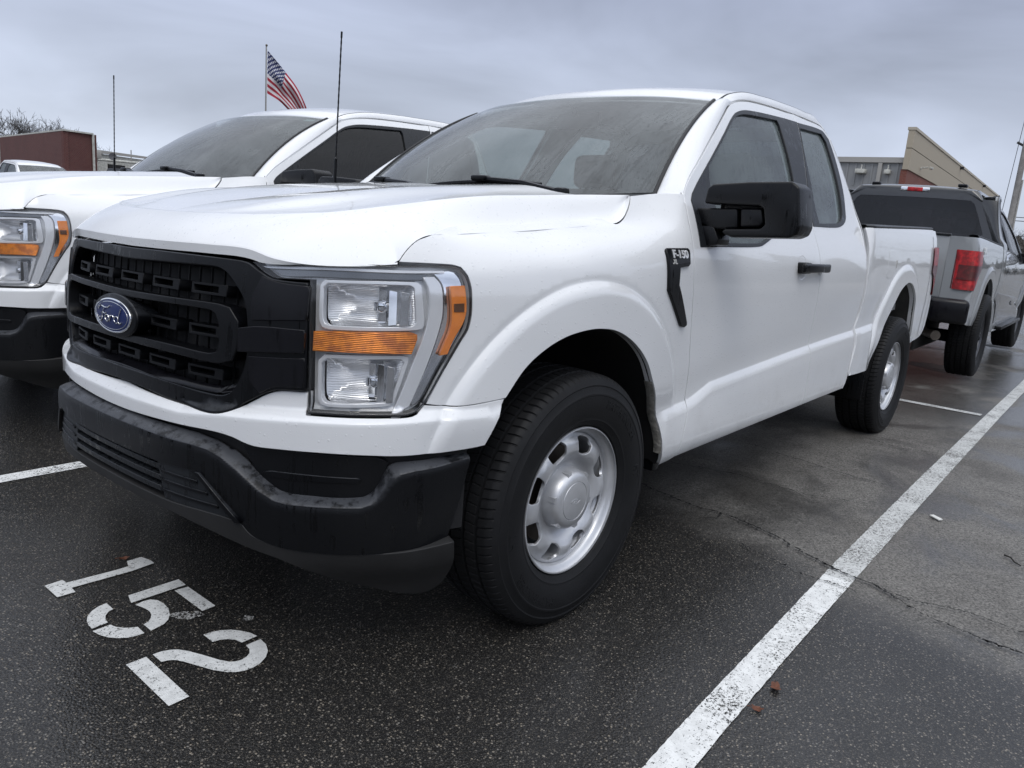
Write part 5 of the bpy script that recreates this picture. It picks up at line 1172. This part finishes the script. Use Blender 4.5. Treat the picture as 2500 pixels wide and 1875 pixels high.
num = empty('stall_number', (0, 0, 0), label='white stencilled stall number 152 painted on the wet asphalt', cat='painted number')
for grp in ((0,), (1, 2, 3, 4, 5), (6, 7, 8)):
    b = MB()
    for i in grp:
        P = ccw(np.array(dg[i], float)); V, F = tri([P], 9.); b.add(np.c_[V, np.full(len(V), .004)], F)
    b.obj('digit', M_['digit'], num, fix=False)
M_['ghost'] = worn('old_overspray', (.42, .42, .41), .47)
for gp in ([(.885,.160),(.842,.175),(.806,.205),(.803,.238),(.850,.232),(.872,.205)], [(.72,.315),(.705,.34),(.725,.36),(.742,.335)]):
    P = ccw(np.array(gp, float)); V, F = tri([P], 9.); mobj('old_paint', np.c_[V, np.full(len(V), .0028)], F, M_['ghost'], num)
def crack(pts, w, seed, name='pavement_crack'):
    rg = np.random.default_rng(seed); p = np.array(pts, float); s = np.linspace(0, len(p) - 1, 26 * len(p)); X = np.stack([np.interp(s, range(len(p)), p[:, k]) for k in (0, 1)], -1)
    X += np.cumsum(rg.normal(0, .004, X.shape), 0) * .55 + rg.normal(0, .004, X.shape); X -= np.linspace(0, 1, len(X))[:, None] * 0
    t = nrm(np.gradient(X, axis=0)); n_ = np.stack([-t[:, 1], t[:, 0]], -1); ww = w * np.clip(rg.gamma(2.2, .45, len(X)), .15, 2.2)[:, None] * np.clip(np.minimum(s, len(p) - 1 - s) * 2.2, .12, 1)[:, None]
    ribbon(name, X + n_ * ww, X - n_ * ww, .0105, M_['crack'], kind='structure')
crack([(-1.40,-.2),(-1.36,.2),(-1.323,.472),(-1.291,.646),(-1.246,.826),(-1.282,.958),(-1.244,1.08),(-1.208,1.196),(-1.116,1.325),(-1.071,1.445),(-1.041,1.568),(-.947,1.698),(-.91,1.876),(-.894,1.992),(-.892,2.12),(-.85,2.6)], .0040, 3)
crack([(-1.02,1.08),(-.959,1.214),(-.898,1.359),(-.919,1.48),(-.922,1.6)], .0022, 4)
crack([(-2.55,.4),(-2.474,.756),(-2.419,1.014),(-2.386,1.226),(-2.40,1.44)], .0028, 5)
crack([(-8.75,.5),(-8.646,.832),(-8.5,1.1),(-8.387,1.308),(-8.2,1.9),(-8.1,2.8)], .009, 6)
crack([(-1.27,.90),(-1.20,.93),(-1.13,.90)], .0016, 8)
crack([(-2.3,2.1),(-2.2,2.5),(-2.24,2.9),(-2.1,3.5)], .0022, 9)
crack([(-1.55,2.2),(-1.5,2.6),(-1.38,3.0)], .0020, 10)
# fallen leaves and litter
M_['leaf'] = simple('dead_leaf', (.13, .045, .022), .7, var=60)
M_['paper'] = simple('white_scrap', (.62, .62, .60), .8)
M_['twig'] = simple('dark_twig', (.012, .010, .008), .8)
def leaf(x, y, sc, rz, label, curl=.35):
    rg = np.random.default_rng(int(abs(x * 1000) + abs(y * 777))); o = [(0, 0)]; pts = []
    for k in range(18):
        a = 2 * math.pi * k / 18; r = (.62 + .38 * abs(math.cos(2.5 * a))) * (1 + rg.uniform(-.14, .14)); pts.append((r * math.cos(a), .72 * r * math.sin(a)))
    P = [(0, 0, .02)] + [(.55 * a, .55 * b, .06 + rg.uniform(-.03, .03)) for a, b in pts] + [(a, b, .10 + curl * (a * a) + rg.uniform(-.05, .12)) for a, b in pts]
    F = [(0, 1 + k, 1 + (k + 1) % 18) for k in range(18)] + [(1 + k, 19 + k, 19 + (k + 1) % 18, 1 + (k + 1) % 18) for k in range(18)]
    o = mobj('fallen_leaf', np.array(P) * sc, F, M_['leaf']); o.location = (x, y, .004); o.rotation_euler = (0, 0, rz)
    st = MB().tube([(-.9 * sc, 0, .35 * sc), (-1.5 * sc, .1 * sc, .2 * sc)], .0012, 4); st.obj('leaf_stem', M_['leaf'], o)
    tag(o, label, 'leaf', 'dead leaves on the asphalt'); return o
leaf(-.112, 1.617, .022, .5, 'curled brown leaf just right of the long parking line, larger of the two there')
leaf(.021, 1.618, .017, 2.0, 'small brown leaf beside the long parking line, nearer the camera than the larger leaf')
leaf(.812, -.268, .018, 2.8, 'thin brown leaf lying against the painted digit 1', .2)
b = MB().box((0, 0, .006), (.060, .022, .006), .002); o = b.obj('paper_scrap', M_['paper']); o.location = (-2.059, 1.641, .004); o.rotation_euler = (.1, 0, .9); tag(o, 'small white paper scrap on the asphalt right of the long parking line', 'litter')
b = MB().tube([(0, 0, .006), (.03, .012, .010), (.07, .010, .007), (.10, .022, .006)], [.004, .003, .003, .002], 6); o = b.obj('dark_twig', M_['twig']); o.location = (-1.80, 1.95, .002); o.rotation_euler = (0, 0, .5); tag(o, 'short dark twig on the pale asphalt near the right edge', 'twig')

crack([(-1.6,-.6),(-1.75,.3),(-1.9,.75),(-1.86,1.1),(-2.02,1.38)], .0020, 12)
crack([(-1.07,1.60),(-1.02,1.75),(-1.10,1.95),(-1.05,2.3)], .0024, 13)
crack([(-3.4,.9),(-3.3,1.2),(-3.42,1.42)], .0024, 14)
crack([(-4.2,1.55),(-4.1,2.0),(-4.25,2.6),(-4.1,3.2)], .0030, 15)
crack([(-2.9,1.6),(-2.75,2.1),(-2.8,2.7),(-2.6,3.3)], .0026, 16)
# ---------------------------------------------------------------- surroundings
CAM = np.array([1.882698, 2.197498, 1.211996])
def at(az, dist, z=0.): return np.array([CAM[0] + dist * math.cos(rad(az)), CAM[1] + dist * math.sin(rad(az)), z])
M_['tan'] = simple('tan_panel', (.37, .325, .255), .85)
M_['tan2'] = simple('tan_cap', (.42, .38, .31), .7)
M_['metal'] = None
def siding():
    m = Mat('grey_metal_siding'); b = m.bsdf((.24, .245, .25), .5, .1)
    return m.m
M_['metal'] = siding()
M_['metal_trim'] = simple('pale_metal_trim', (.34, .33, .31), .5)
def brick(name, a, c, sc):
    m = Mat(name); t = m.n('ShaderNodeTexBrick'); t.inputs['Scale'].default_value = sc
    t.inputs['Color1'].default_value = (*a, 1); t.inputs['Color2'].default_value = (*c, 1); t.inputs['Mortar'].default_value = (.22, .17, .15, 1); t.inputs['Mortar Size'].default_value = .012
    cb = m.n('ShaderNodeCombineXYZ'); sp = m.n('ShaderNodeSeparateXYZ'); m.l(m.obj(), sp.inputs[0]); m.l(m.math('ADD', sp.outputs[0], sp.outputs[1]), cb.inputs[0]); m.l(sp.outputs[2], cb.inputs[1]); m.l(cb.outputs[0], t.inputs[0])
    m.bsdf(m.mix(m.rng(m.noise(.6, 4), .3, .7), t.outputs[0], m.mix(.25, t.outputs[0], (.05, .02, .02))), .85); return m.m
M_['brick'] = brick('red_brick', (.20, .060, .040), (.16, .045, .032), 3)
M_['brick2'] = brick('dark_red_brick', (.105, .030, .026), (.085, .024, .022), 3)
M_['white_wall'] = simple('white_wall', (.50, .50, .46), .7, var=.8)
M_['wood'] = simple('weathered_pole', (.26, .25, .24), .9, var=3)
M_['wire'] = simple('cable', (.02, .02, .022), .6)
M_['bark'] = simple('grey_bark', (.045, .040, .037), .9)
M_['dish'] = simple('dish_grey', (.10, .10, .11), .5)
def wallbox(mb, p, q, z0, z1, th):
    """upright slab from p to q (plan points), th thick to the left of p->q"""
    p, q = np.array(p[:2]), np.array(q[:2]); d = (q - p) / np.linalg.norm(q - p); n_ = np.array([-d[1], d[0]]) * th
    pl = [p, q, q + n_, p + n_]; V = [(*a, z0) for a in pl] + [(*a, z1) for a in pl]
    mb.add(V, [(3, 2, 1, 0), (4, 5, 6, 7), (0, 1, 5, 4), (1, 2, 6, 5), (2, 3, 7, 6), (3, 0, 4, 7)]); return mb
# tan panel building with grey metal wing
c0 = at(-166.516, 45.8); c1 = at(-171.92, 95.7); dr = (c1 - c0) / np.linalg.norm(c1 - c0); nr = np.array([-dr[1], dr[0], 0]); 
if nr @ (CAM - c0) > 0: nr = -nr                                       # nr points into the building
bt = empty('commercial_building', tuple(c0), label='tan panel building with red brick base behind the grey pickup', cat='building')
def put(mb, name, mat, par, org, **k): mb.V = [np.asarray(v) - np.array([org[0], org[1], 0]) for v in mb.V]; return mb.obj(name, mat, par, **k)
def slab(p, q, z0, z1, th, off=0.):
    """slab whose outer face is at p->q, thickness th into the building (along +nr)"""
    p2, q2 = p + nr * off, q + nr * off; V = [p2, q2, q2 + nr * th, p2 + nr * th]; X = [(*v[:2], z0) for v in V] + [(*v[:2], z1) for v in V]
    return MB().add(X, [(3, 2, 1, 0), (4, 5, 6, 7), (0, 1, 5, 4), (1, 2, 6, 5), (2, 3, 7, 6), (3, 0, 4, 7)])
put(slab(c0, c1, 5.40, 6.44, .30), 'panel_band', M_['tan'], bt, c0); put(slab(c0, c1, 6.48, 7.36, .30), 'panel_band', M_['tan'], bt, c0)
put(slab(c0 + dr * .05, c1, 6.44, 6.48, .26, .03), 'panel_joint', M_['dark'], bt, c0)
put(slab(c0 - dr * .03, c1, 7.36, 7.50, .40, -.05), 'parapet_cap', M_['tan2'], bt, c0)
put(slab(c0 + dr * .06, c1, 0, 5.40, .30, .06), 'brick_base', M_['brick'], bt, c0)
for k in (18, 33, 46): put(slab(c0 + dr * k, c0 + dr * (k + .25), 7.16, 7.34, .2, -.22), 'roof_scupper', M_['dark'], bt, c0)
cm = c0 + dr * 3.2 - nr * .05; b = MB().box(tuple(cm + [0, 0, 5.75]), (.08, .08, .12), .02).tube([cm + [0, 0, 5.80], cm - nr * .35 + [0, 0, 5.82]], .04, 8).box(tuple(cm - nr * .5 + [0, 0, 5.78]), (.34, .16, .14), .04); put(b, 'security_camera', M_['white_wall'], bt, c0)
# metal wing (runs off to the left, set back a little)
w0 = c0 + nr * .30 + dr * .4; w1 = w0 + nr * 13.5 + dr * .5
wd = (w1 - w0) / np.linalg.norm(w1 - w0); wn_ = dr
bw = empty('metal_building', tuple(w0), label='grey ribbed metal building joined to the left of the tan building', cat='building')
def wslab(a, b, z0, z1, th, off=0.):
    p, q = w0 + wd * a + wn_ * off, w0 + wd * b + wn_ * off; V = [p, q, q + wn_ * th, p + wn_ * th]; X = [(*v[:2], z0) for v in V] + [(*v[:2], z1) for v in V]
    return MB().add(X, [(3, 2, 1, 0), (4, 5, 6, 7), (0, 1, 5, 4), (1, 2, 6, 5), (2, 3, 7, 6), (3, 0, 4, 7)])
mb = wslab(0, 13.5, 4.55, 5.75, .25); 
for q_ in np.arange(.25, 13.4, .42): mb.add(wslab(q_, q_ + .09, 4.55, 5.72, .05, -.045).V[0], [(3, 2, 1, 0), (4, 5, 6, 7), (0, 1, 5, 4), (1, 2, 6, 5), (2, 3, 7, 6), (3, 0, 4, 7)])
put(mb, 'siding', M_['metal'], bw, w0)
put(wslab(0, 2.9, 0, 4.55, .25), 'lower_wall', M_['metal'], bw, w0); put(wslab(8.6, 13.5, 0, 4.55, .25), 'lower_wall', M_['metal'], bw, w0)
put(wslab(2.9, 8.6, 0, 4.55, .2, .8), 'dark_opening', M_['dark'], bw, w0)
put(wslab(-.0, 13.7, 5.75, 6.02, .5, -.16), 'eave', M_['metal_trim'], bw, w0)
put(wslab(1.05, 1.25, 0, 5.74, .12, -.14), 'downpipe', M_['metal_trim'], bw, w0)
for a_, w_ in ((2.05, .5), (.72, .3)):
    p_ = w0 + wd * a_ - wn_ * .22 + np.array([0, 0, 5.27]); b = MB().box(tuple(p_), (w_, w_, .22), .03).tube([p_, p_ + [0, 0, .35]], .03, 6); put(b, 'wall_light', M_['white_wall'], bw, w0)
# utility pole
pp = at(-172.66, 40.); up = empty('utility_pole', tuple(pp), label='weathered wooden utility pole at the right edge of the picture', cat='utility pole')
o = MB().tube([(0, 0, 0), (0, 0, 5), (.02, 0, 11)], [.125, .115, .10], 14).obj('pole', M_['wood'], up)
rt = np.array([-math.sin(rad(-172.66)), math.cos(rad(-172.66)), 0])   # picture-left is -rt side
MB().tube([(0, 0, 5.95), tuple(rt * .33 + [0, 0, 6.13])], .05, 8).obj('bracket', M_['wire'], up)
MB().tube([tuple(-rt * .16 + [0, 0, 0]), tuple(-rt * .15 + [0, 0, 4.6])], .035, 8).obj('conduit', M_['metal_trim'], up)
MB().tube([tuple(rt * .22 + [0, 0, 7.2]), tuple(rt * .38 + [0, 0, 3.0]), tuple(rt * .5 + [0, 0, .02])], .012, 5).obj('guy_wire', M_['wire'], up)
for z_, dz in ((3.05, .0), (2.9, .0), (2.2, .35)):
    MB().tube([tuple(rt * (-t_) + [0, 0, z_ + dz * math.sin(t_ * .4) - .0006 * t_ * (30 - t_)]) for t_ in np.linspace(0, 30, 16)], .016, 5).obj('service_wire', M_['wire'], up)
# dark red brick building
a0, a1, a2 = at(-107.45, 86.5), at(-110.80, 65.5), at(-112.36, 66.5)
bb = empty('brick_building', tuple(a1), label='plain dark red brick building with a thin pale roof edge', cat='building')
def quad_wall(p, q, z0, z1, z1b=None):
    d = nrm(q - p); n_ = np.array([-d[1], d[0], 0]); n_ = n_ * (-1 if n_ @ (CAM * [1, 1, 0] - p * [1, 1, 0]) > 0 else 1); z1b = z1 if z1b is None else z1b
    V = [p, q, q + n_ * .3, p + n_ * .3]; zz = (z1, z1b, z1b, z1); X = [(*v[:2], z0) for v in V] + [(*v[:2], z) for v, z in zip(V, zz)]
    return MB().add(X, [(3, 2, 1, 0), (4, 5, 6, 7), (0, 1, 5, 4), (1, 2, 6, 5), (2, 3, 7, 6), (3, 0, 4, 7)])
put(quad_wall(a0, a1, 0, 4.98), 'wall', M_['brick2'], bb, a1); put(quad_wall(a1, a2, 0, 4.98, 5.0), 'wall', M_['brick2'], bb, a1)
far = a2 + nrm((a2 - CAM) * [1, 1, 0]) * 20 + [2.5, 0, 0]; put(quad_wall(a2, far, 0, 5.0), 'wall', M_['brick2'], bb, a1)
X = [(*v[:2], z) for z in (4.99, 5.10) for v in (a0 + [0, .3, 0], a1 + nrm(CAM - a1) * [.15, .15, 0], a2 + [-.05, .2, 0], far)]
put(MB().add(X, [(0, 1, 2, 3)[::-1], (4, 5, 6, 7), (0, 1, 5, 4), (1, 2, 6, 5), (2, 3, 7, 6), (3, 0, 4, 7)]), 'roof', M_['white_wall'], bb, a1)
b = MB().tube([a2 + [-.05, .12, 0], a2 + [-.05, .12, 5.0]], .09, 6); put(b, 'corner_trim', M_['white_wall'], bb, a1)
put(MB().tube([a0 + [.05, .12, 0], a0 + [.05, .12, 5.0]], .10, 6), 'corner_trim', M_['white_wall'], bb, a1)
# low white building behind it
e0, e1 = at(-112.0, 80), at(-116.4, 84)
bl = empty('low_building', tuple(e0), label='low off-white building with rooftop pipes right of the brick building', cat='building')
put(quad_wall(e0, e1, 0, 4.25, 4.1), 'wall', M_['white_wall'], bl, e0)
put(quad_wall(e0 + nrm(CAM - e0) * .3, e1 + nrm(CAM - e1) * .3, 4.25, 4.55, 4.42), 'roof_edge', M_['metal_trim'], bl, e0)
fr_ = nrm((CAM - e0) * [1, 1, 0]); 
put(MB().tube([at(-112.1, 78, 3.62), at(-116, 81, 3.75)], .11, 8), 'pipe', M_['white_wall'], bl, e0)
for az_, s_ in ((-112.62, .55), (-112.5, .35)):
    p_ = at(az_, 77, 4.0 - (.55 - s_) * 2); put(MB().box(tuple(p_), (s_, s_, s_ * 1.2), .05), 'air_unit', M_['metal_trim'], bl, e0)
p_ = at(-113.5, 77, 3.95); put(MB().lathe([(.01, .0), (.15, .02), (.31, .06)], 24, ax='y').xf(Matrix.Translation(tuple(p_)) @ Matrix.Rotation(rad(-20), 4, 'Z')), 'satellite_dish', M_['dish'], bl, e0, fix=False)
put(MB().tube([at(-114.57, 77, 3.7), at(-114.57, 77, 4.65)], .05, 6), 'vent_pipe', M_['metal_trim'], bl, e0)
put(quad_wall(at(-113.3, 77), at(-114.2, 77.6), 0, 3.3), 'dark_doorway', M_['dark'], bl, e0)
# bare trees
def make_tree(seed, h):
    rg = np.random.default_rng(seed); trunk = MB(); br = MB()
    def grow(p, d, L, r, lv):
        n_ = 5; pts = [p]; q = p.copy(); dd = d.copy()
        for i in range(n_):
            dd = nrm(dd + rg.normal(0, .13, 3) + np.array([0, 0, .05 if lv else .02])); q = q + dd * L / n_; pts.append(q)
        r1 = r * (.62 if lv == 0 else .45); (trunk if lv == 0 else br).tube(pts, np.linspace(r, r1, n_ + 1), 7 if lv < 2 else 4 if lv < 3 else 3, caps=False)
        if lv >= 5: return
        kk = [4, 4, 4, 3, 3][lv]
        for i in range(kk):
            f = rg.uniform(.45, 1.0) if i < kk - 1 else 1.0; j = f * n_; a = int(min(j, n_ - 1)); s_ = pts[a] + (pts[a + 1] - pts[a]) * (j - a)
            ax = nrm(rg.normal(0, 1, 3)); nd = nrm(dd + np.cross(dd, ax) * rg.uniform(.6, 1.2) + np.array([0, 0, .18]))
            grow(s_, nd, L * rg.uniform(.55, .78), max(r * (1 - .4 * f) * rg.uniform(.5, .64), .016), lv + 1)
    grow(np.array([0., 0, -.05]), np.array([0, 0, 1.]), h * .40, h * .020, 0)
    return trunk, br
protos = []
def tree(proto, loc, rz, sc, label):
    r = empty('bare_tree', tuple(loc), rz, label, 'tree', 'bare trees beyond the brick building'); 
    if proto not in _TP:
        t_, b_ = make_tree(proto, 9.); _TH[proto] = max(v[:, 2].max() for v in b_.V); _TP[proto] = (t_.obj('trunk', M_['bark'], r, sharp=None), b_.obj('branches', M_['bark'], r, sharp=None, fix=False))
    else:
        for o in _TP[proto]: c = o.copy(); COL.objects.link(c); c.parent = r
    r.scale = (1.25 * sc / _TH[proto], 1.25 * sc / _TH[proto], sc / _TH[proto])
    return r
_TP = {}; _TH = {}
TL = ['leftmost of the bare winter trees above the brick roof, cut by the picture edge', 'tallest bare winter tree, second from the left above the brick roof', 'narrow bare winter tree in the middle of the row above the brick roof', 'spreading bare winter tree above the peak of the brick roof', 'low bare winter tree over the right slope of the brick roof', 'bare twiggy tree peeking past the right end of the brick building']
for i, (az, D, h, pr_) in enumerate(((-107.85, 112, 9.6, 1), (-108.75, 110, 9.7, 2), (-109.5, 113, 9.2, 3), (-110.2, 111, 9.0, 1), (-111.15, 115, 8.0, 2), (-112.35, 118, 6.6, 3))):
    tree(pr_, at(az, D), i * 1.3, h, TL[i])
r = tree(3, at(-173.9, 75), 2., 4.0, 'distant small bare tree low behind the grey pickup mirror'); r['group'] = 'bare trees at the far right'
r = tree(2, at(-175.0, 70), 1., 4.6, 'distant bare tree at the right edge beyond the utility pole'); r['group'] = 'bare trees at the far right'
# flag on its pole
fp = at(-122.86, 50.); fr0 = empty('flagpole', tuple(fp), label='thin pale flagpole rising behind the second white pickup', cat='flagpole')
MB().tube([(0, 0, 0), (0, 0, 10.0)], [.06, .03], 10).obj('pole', M_['metal_trim'], fr0); MB().lathe([(.001, .07), (.05, .05), (.07, 0), (.05, -.05), (.001, -.07)], 14, ax='z', c=(0, 0, 10.06)).obj('finial', M_['steel'], fr0)
MB().tube([(.05, 0, 10.0), (.07, .03, 7.2), (.06, 0, 1.2)], .008, 4).obj('halyard', M_['wire'], fr0)
def flag_mat():
    m = Mat('flag_cloth'); uv = m.n('ShaderNodeUVMap').outputs[0]; sp = m.n('ShaderNodeSeparateXYZ'); m.l(uv, sp.inputs[0]); u, v = sp.outputs[0], sp.outputs[1]
    st = m.math('LESS_THAN', m.math('MODULO', m.math('MULTIPLY', v, 13.), 2.), 1.)
    c = m.mix(st, (.62, .60, .62), (.33, .022, .040))
    can = m.math('MULTIPLY', m.math('LESS_THAN', u, .40), m.math('LESS_THAN', v, 7 / 13))
    def stars(o):
        a = m.math('SUBTRACT', m.math('FRACT', m.math('ADD', m.math('MULTIPLY', u, 6 / .40), o)), .5); b = m.math('SUBTRACT', m.math('FRACT', m.math('ADD', m.math('MULTIPLY', v, 4.5 / (7 / 13)), o)), .5)
        return m.math('LESS_THAN', m.math('ADD', m.math('MULTIPLY', a, a), m.math('MULTIPLY', b, b)), .045)
    s_ = m.math('MAXIMUM', stars(0.), stars(.5)); blue = m.mix(s_, (.022, .030, .10), (.62, .62, .66))
    b = m.bsdf(m.mix(can, c, blue), .85); return m.m
U, Vv = np.meshgrid(np.linspace(0, 1, 70), np.linspace(0, 1, 40), indexing='ij'); ku = [0,.4,.65,.9,1]
tx, tz = pchip(ku, [.06,1.10,1.76,2.37,2.52], U), pchip(ku, [9.80,8.76,8.0,6.80,6.30], U); bx_, bz_ = pchip(ku, [.06,.74,1.20,1.72,1.92], U), pchip(ku, [7.42,7.09,6.72,6.25,5.95], U)
kv = Vv + .10 * np.sin(np.pi * Vv) * sst(U, .2, .5)
hx, hz = tx + (bx_ - tx) * kv, tz + (bz_ - tz) * kv; hz += .10 * np.sin(np.pi * Vv) * sst(U, .15, .45)
dp = (.16 * np.sin(9 * Vv + 5 * U) + .10 * np.sin(17 * Vv - 7 * U)) * sst(U, 0, .35) + .5 * U
dl = np.array([math.sin(rad(-122.86)), -math.cos(rad(-122.86))]); dv_ = np.array([math.cos(rad(-122.86)), math.sin(rad(-122.86))])
X = np.stack([fp[0] + dl[0] * hx + dv_[0] * dp, fp[1] + dl[1] * hx + dv_[1] * dp, hz], -1).reshape(-1, 3)
fl_ = mobj('flag', X - [*fp[:2], 8.6], [(i*40 + j, (i+1)*40 + j, (i+1)*40 + j + 1, i*40 + j + 1) for i in range(69) for j in range(39)], flag_mat()); fl_.location = (*fp[:2], 8.6)
uvl = fl_.data.uv_layers.new(name='UVMap'); uvs = np.stack([U, Vv], -1).reshape(-1, 2)
for lp in fl_.data.loops: uvl.data[lp.index].uv = uvs[lp.vertex_index]
tag(fl_, 'red, white and blue flag with stars and stripes drooping from the flagpole', 'flag')

# unseen wood, added behind the camera as a dark band for reflections
M_['wood_line'] = simple('winter_wood', (.045, .042, .036), .95, var=.5)
rg_ = np.random.default_rng(11); th_ = np.arange(-62, 168, .7); hts = 4.2 + 2.6 * np.sin(th_ * .13) * np.sin(th_ * .047 + 1) + rg_.gamma(2., .55, len(th_)); rows_ = []
for D_, k_ in ((44, 0.), (44.5, .75), (47, 1.), (50, .95), (52, .0)): rows_.append(np.array([at(a_, D_ + rg_.uniform(-1.2, 1.2), 0) + [0, 0, h_ * k_ * rg_.uniform(.85, 1.1)] for a_, h_ in zip(th_, hts)]))
V, F = strip_rows(rows_); tag(mobj('added_treeline', V, F, M_['wood_line'], sharp=20), kind='stuff')

rg_ = np.random.default_rng(5); th_ = np.arange(-196, -58, .35); hts = 3.0 + 1.0 * np.sin(th_ * .21) + rg_.gamma(2., .45, len(th_)); rows_ = []
for D_, k_ in ((158, 0.), (159, .7), (163, 1.), (168, .95), (171, .0)): rows_.append(np.array([at(a_, D_ + rg_.uniform(-3, 3), 0) + [0, 0, h_ * k_ * rg_.uniform(.8, 1.1)] for a_, h_ in zip(th_, hts)]))
V, F = strip_rows(rows_); tag(mobj('distant_woods', V, F, M_['wood_line'], sharp=20), kind='stuff')
# ---------------------------------------------------------------- the parked vehicles
TR = build_truck('white extended cab pickup in the foreground, parked behind the painted stall number', 'pickup', 'white pickups of the same model')
index_kids()
T2 = copy_tree(TR); T2.location = (-.118, -2.747, 0); T2.rotation_euler = (0, 0, .0144); T2['label'] = 'second white pickup with dark side windows, in the stall beyond the foreground one'
def retint(o, mat):
    for c in [x for x in bpy.data.objects if x.parent == o]:
        if c.name.startswith('window_glass') or c.name.startswith('rear_window'):
            c.material_slots[0].link = 'OBJECT'; c.material_slots[0].material = mat
        retint(c, mat)
retint(T2, M_['tint'])
for c_ in bpy.data.objects:
    if c_.parent == T2 and c_.name.startswith('antenna'): c_.location = (-.11, 0, 0)
T3 = copy_tree(TR); T3.location = (-8.3, -25.3, 0); T3.rotation_euler = (0, 0, rad(90)); T3['label'] = 'far white pickup below the brick building, mostly hidden by the bonnet in front'
def drop(o, names):
    for c in [x for x in bpy.data.objects if x.parent == o]:
        if c.name.split('.')[0] in names: bpy.data.objects.remove(c)
drop(T3, ('antenna',))
for w_ in [c for c in bpy.data.objects if c.parent == T2 and c.name.startswith('windshield') ]:
    st = MB(); n_ = fnorm(windshield, np.array([.80, .90, .90, .80]), np.array([.90, .90, .94, .94]), 1); st.add(windshield(np.array([.80, .90, .90, .80]), np.array([.885, .90, .945, .935])) + n_ * .002, [(0, 1, 2, 3)]); st.obj('window_sticker', simple('pale_sticker', (.55, .70, .66), .6), w_, fix=False)
TG = build_truck('two tone grey and black crew cab pickup seen from behind, at the right', 'pickup', None, paint='grey', roofp='black_paint', steel=False, rs=1.05, side_glass='tint', ant=False, crew=.31, badge=False, offroad=True)
TG.location = (-10.72, -.07, .04); TG.rotation_euler = (0, 0, math.pi + .024)
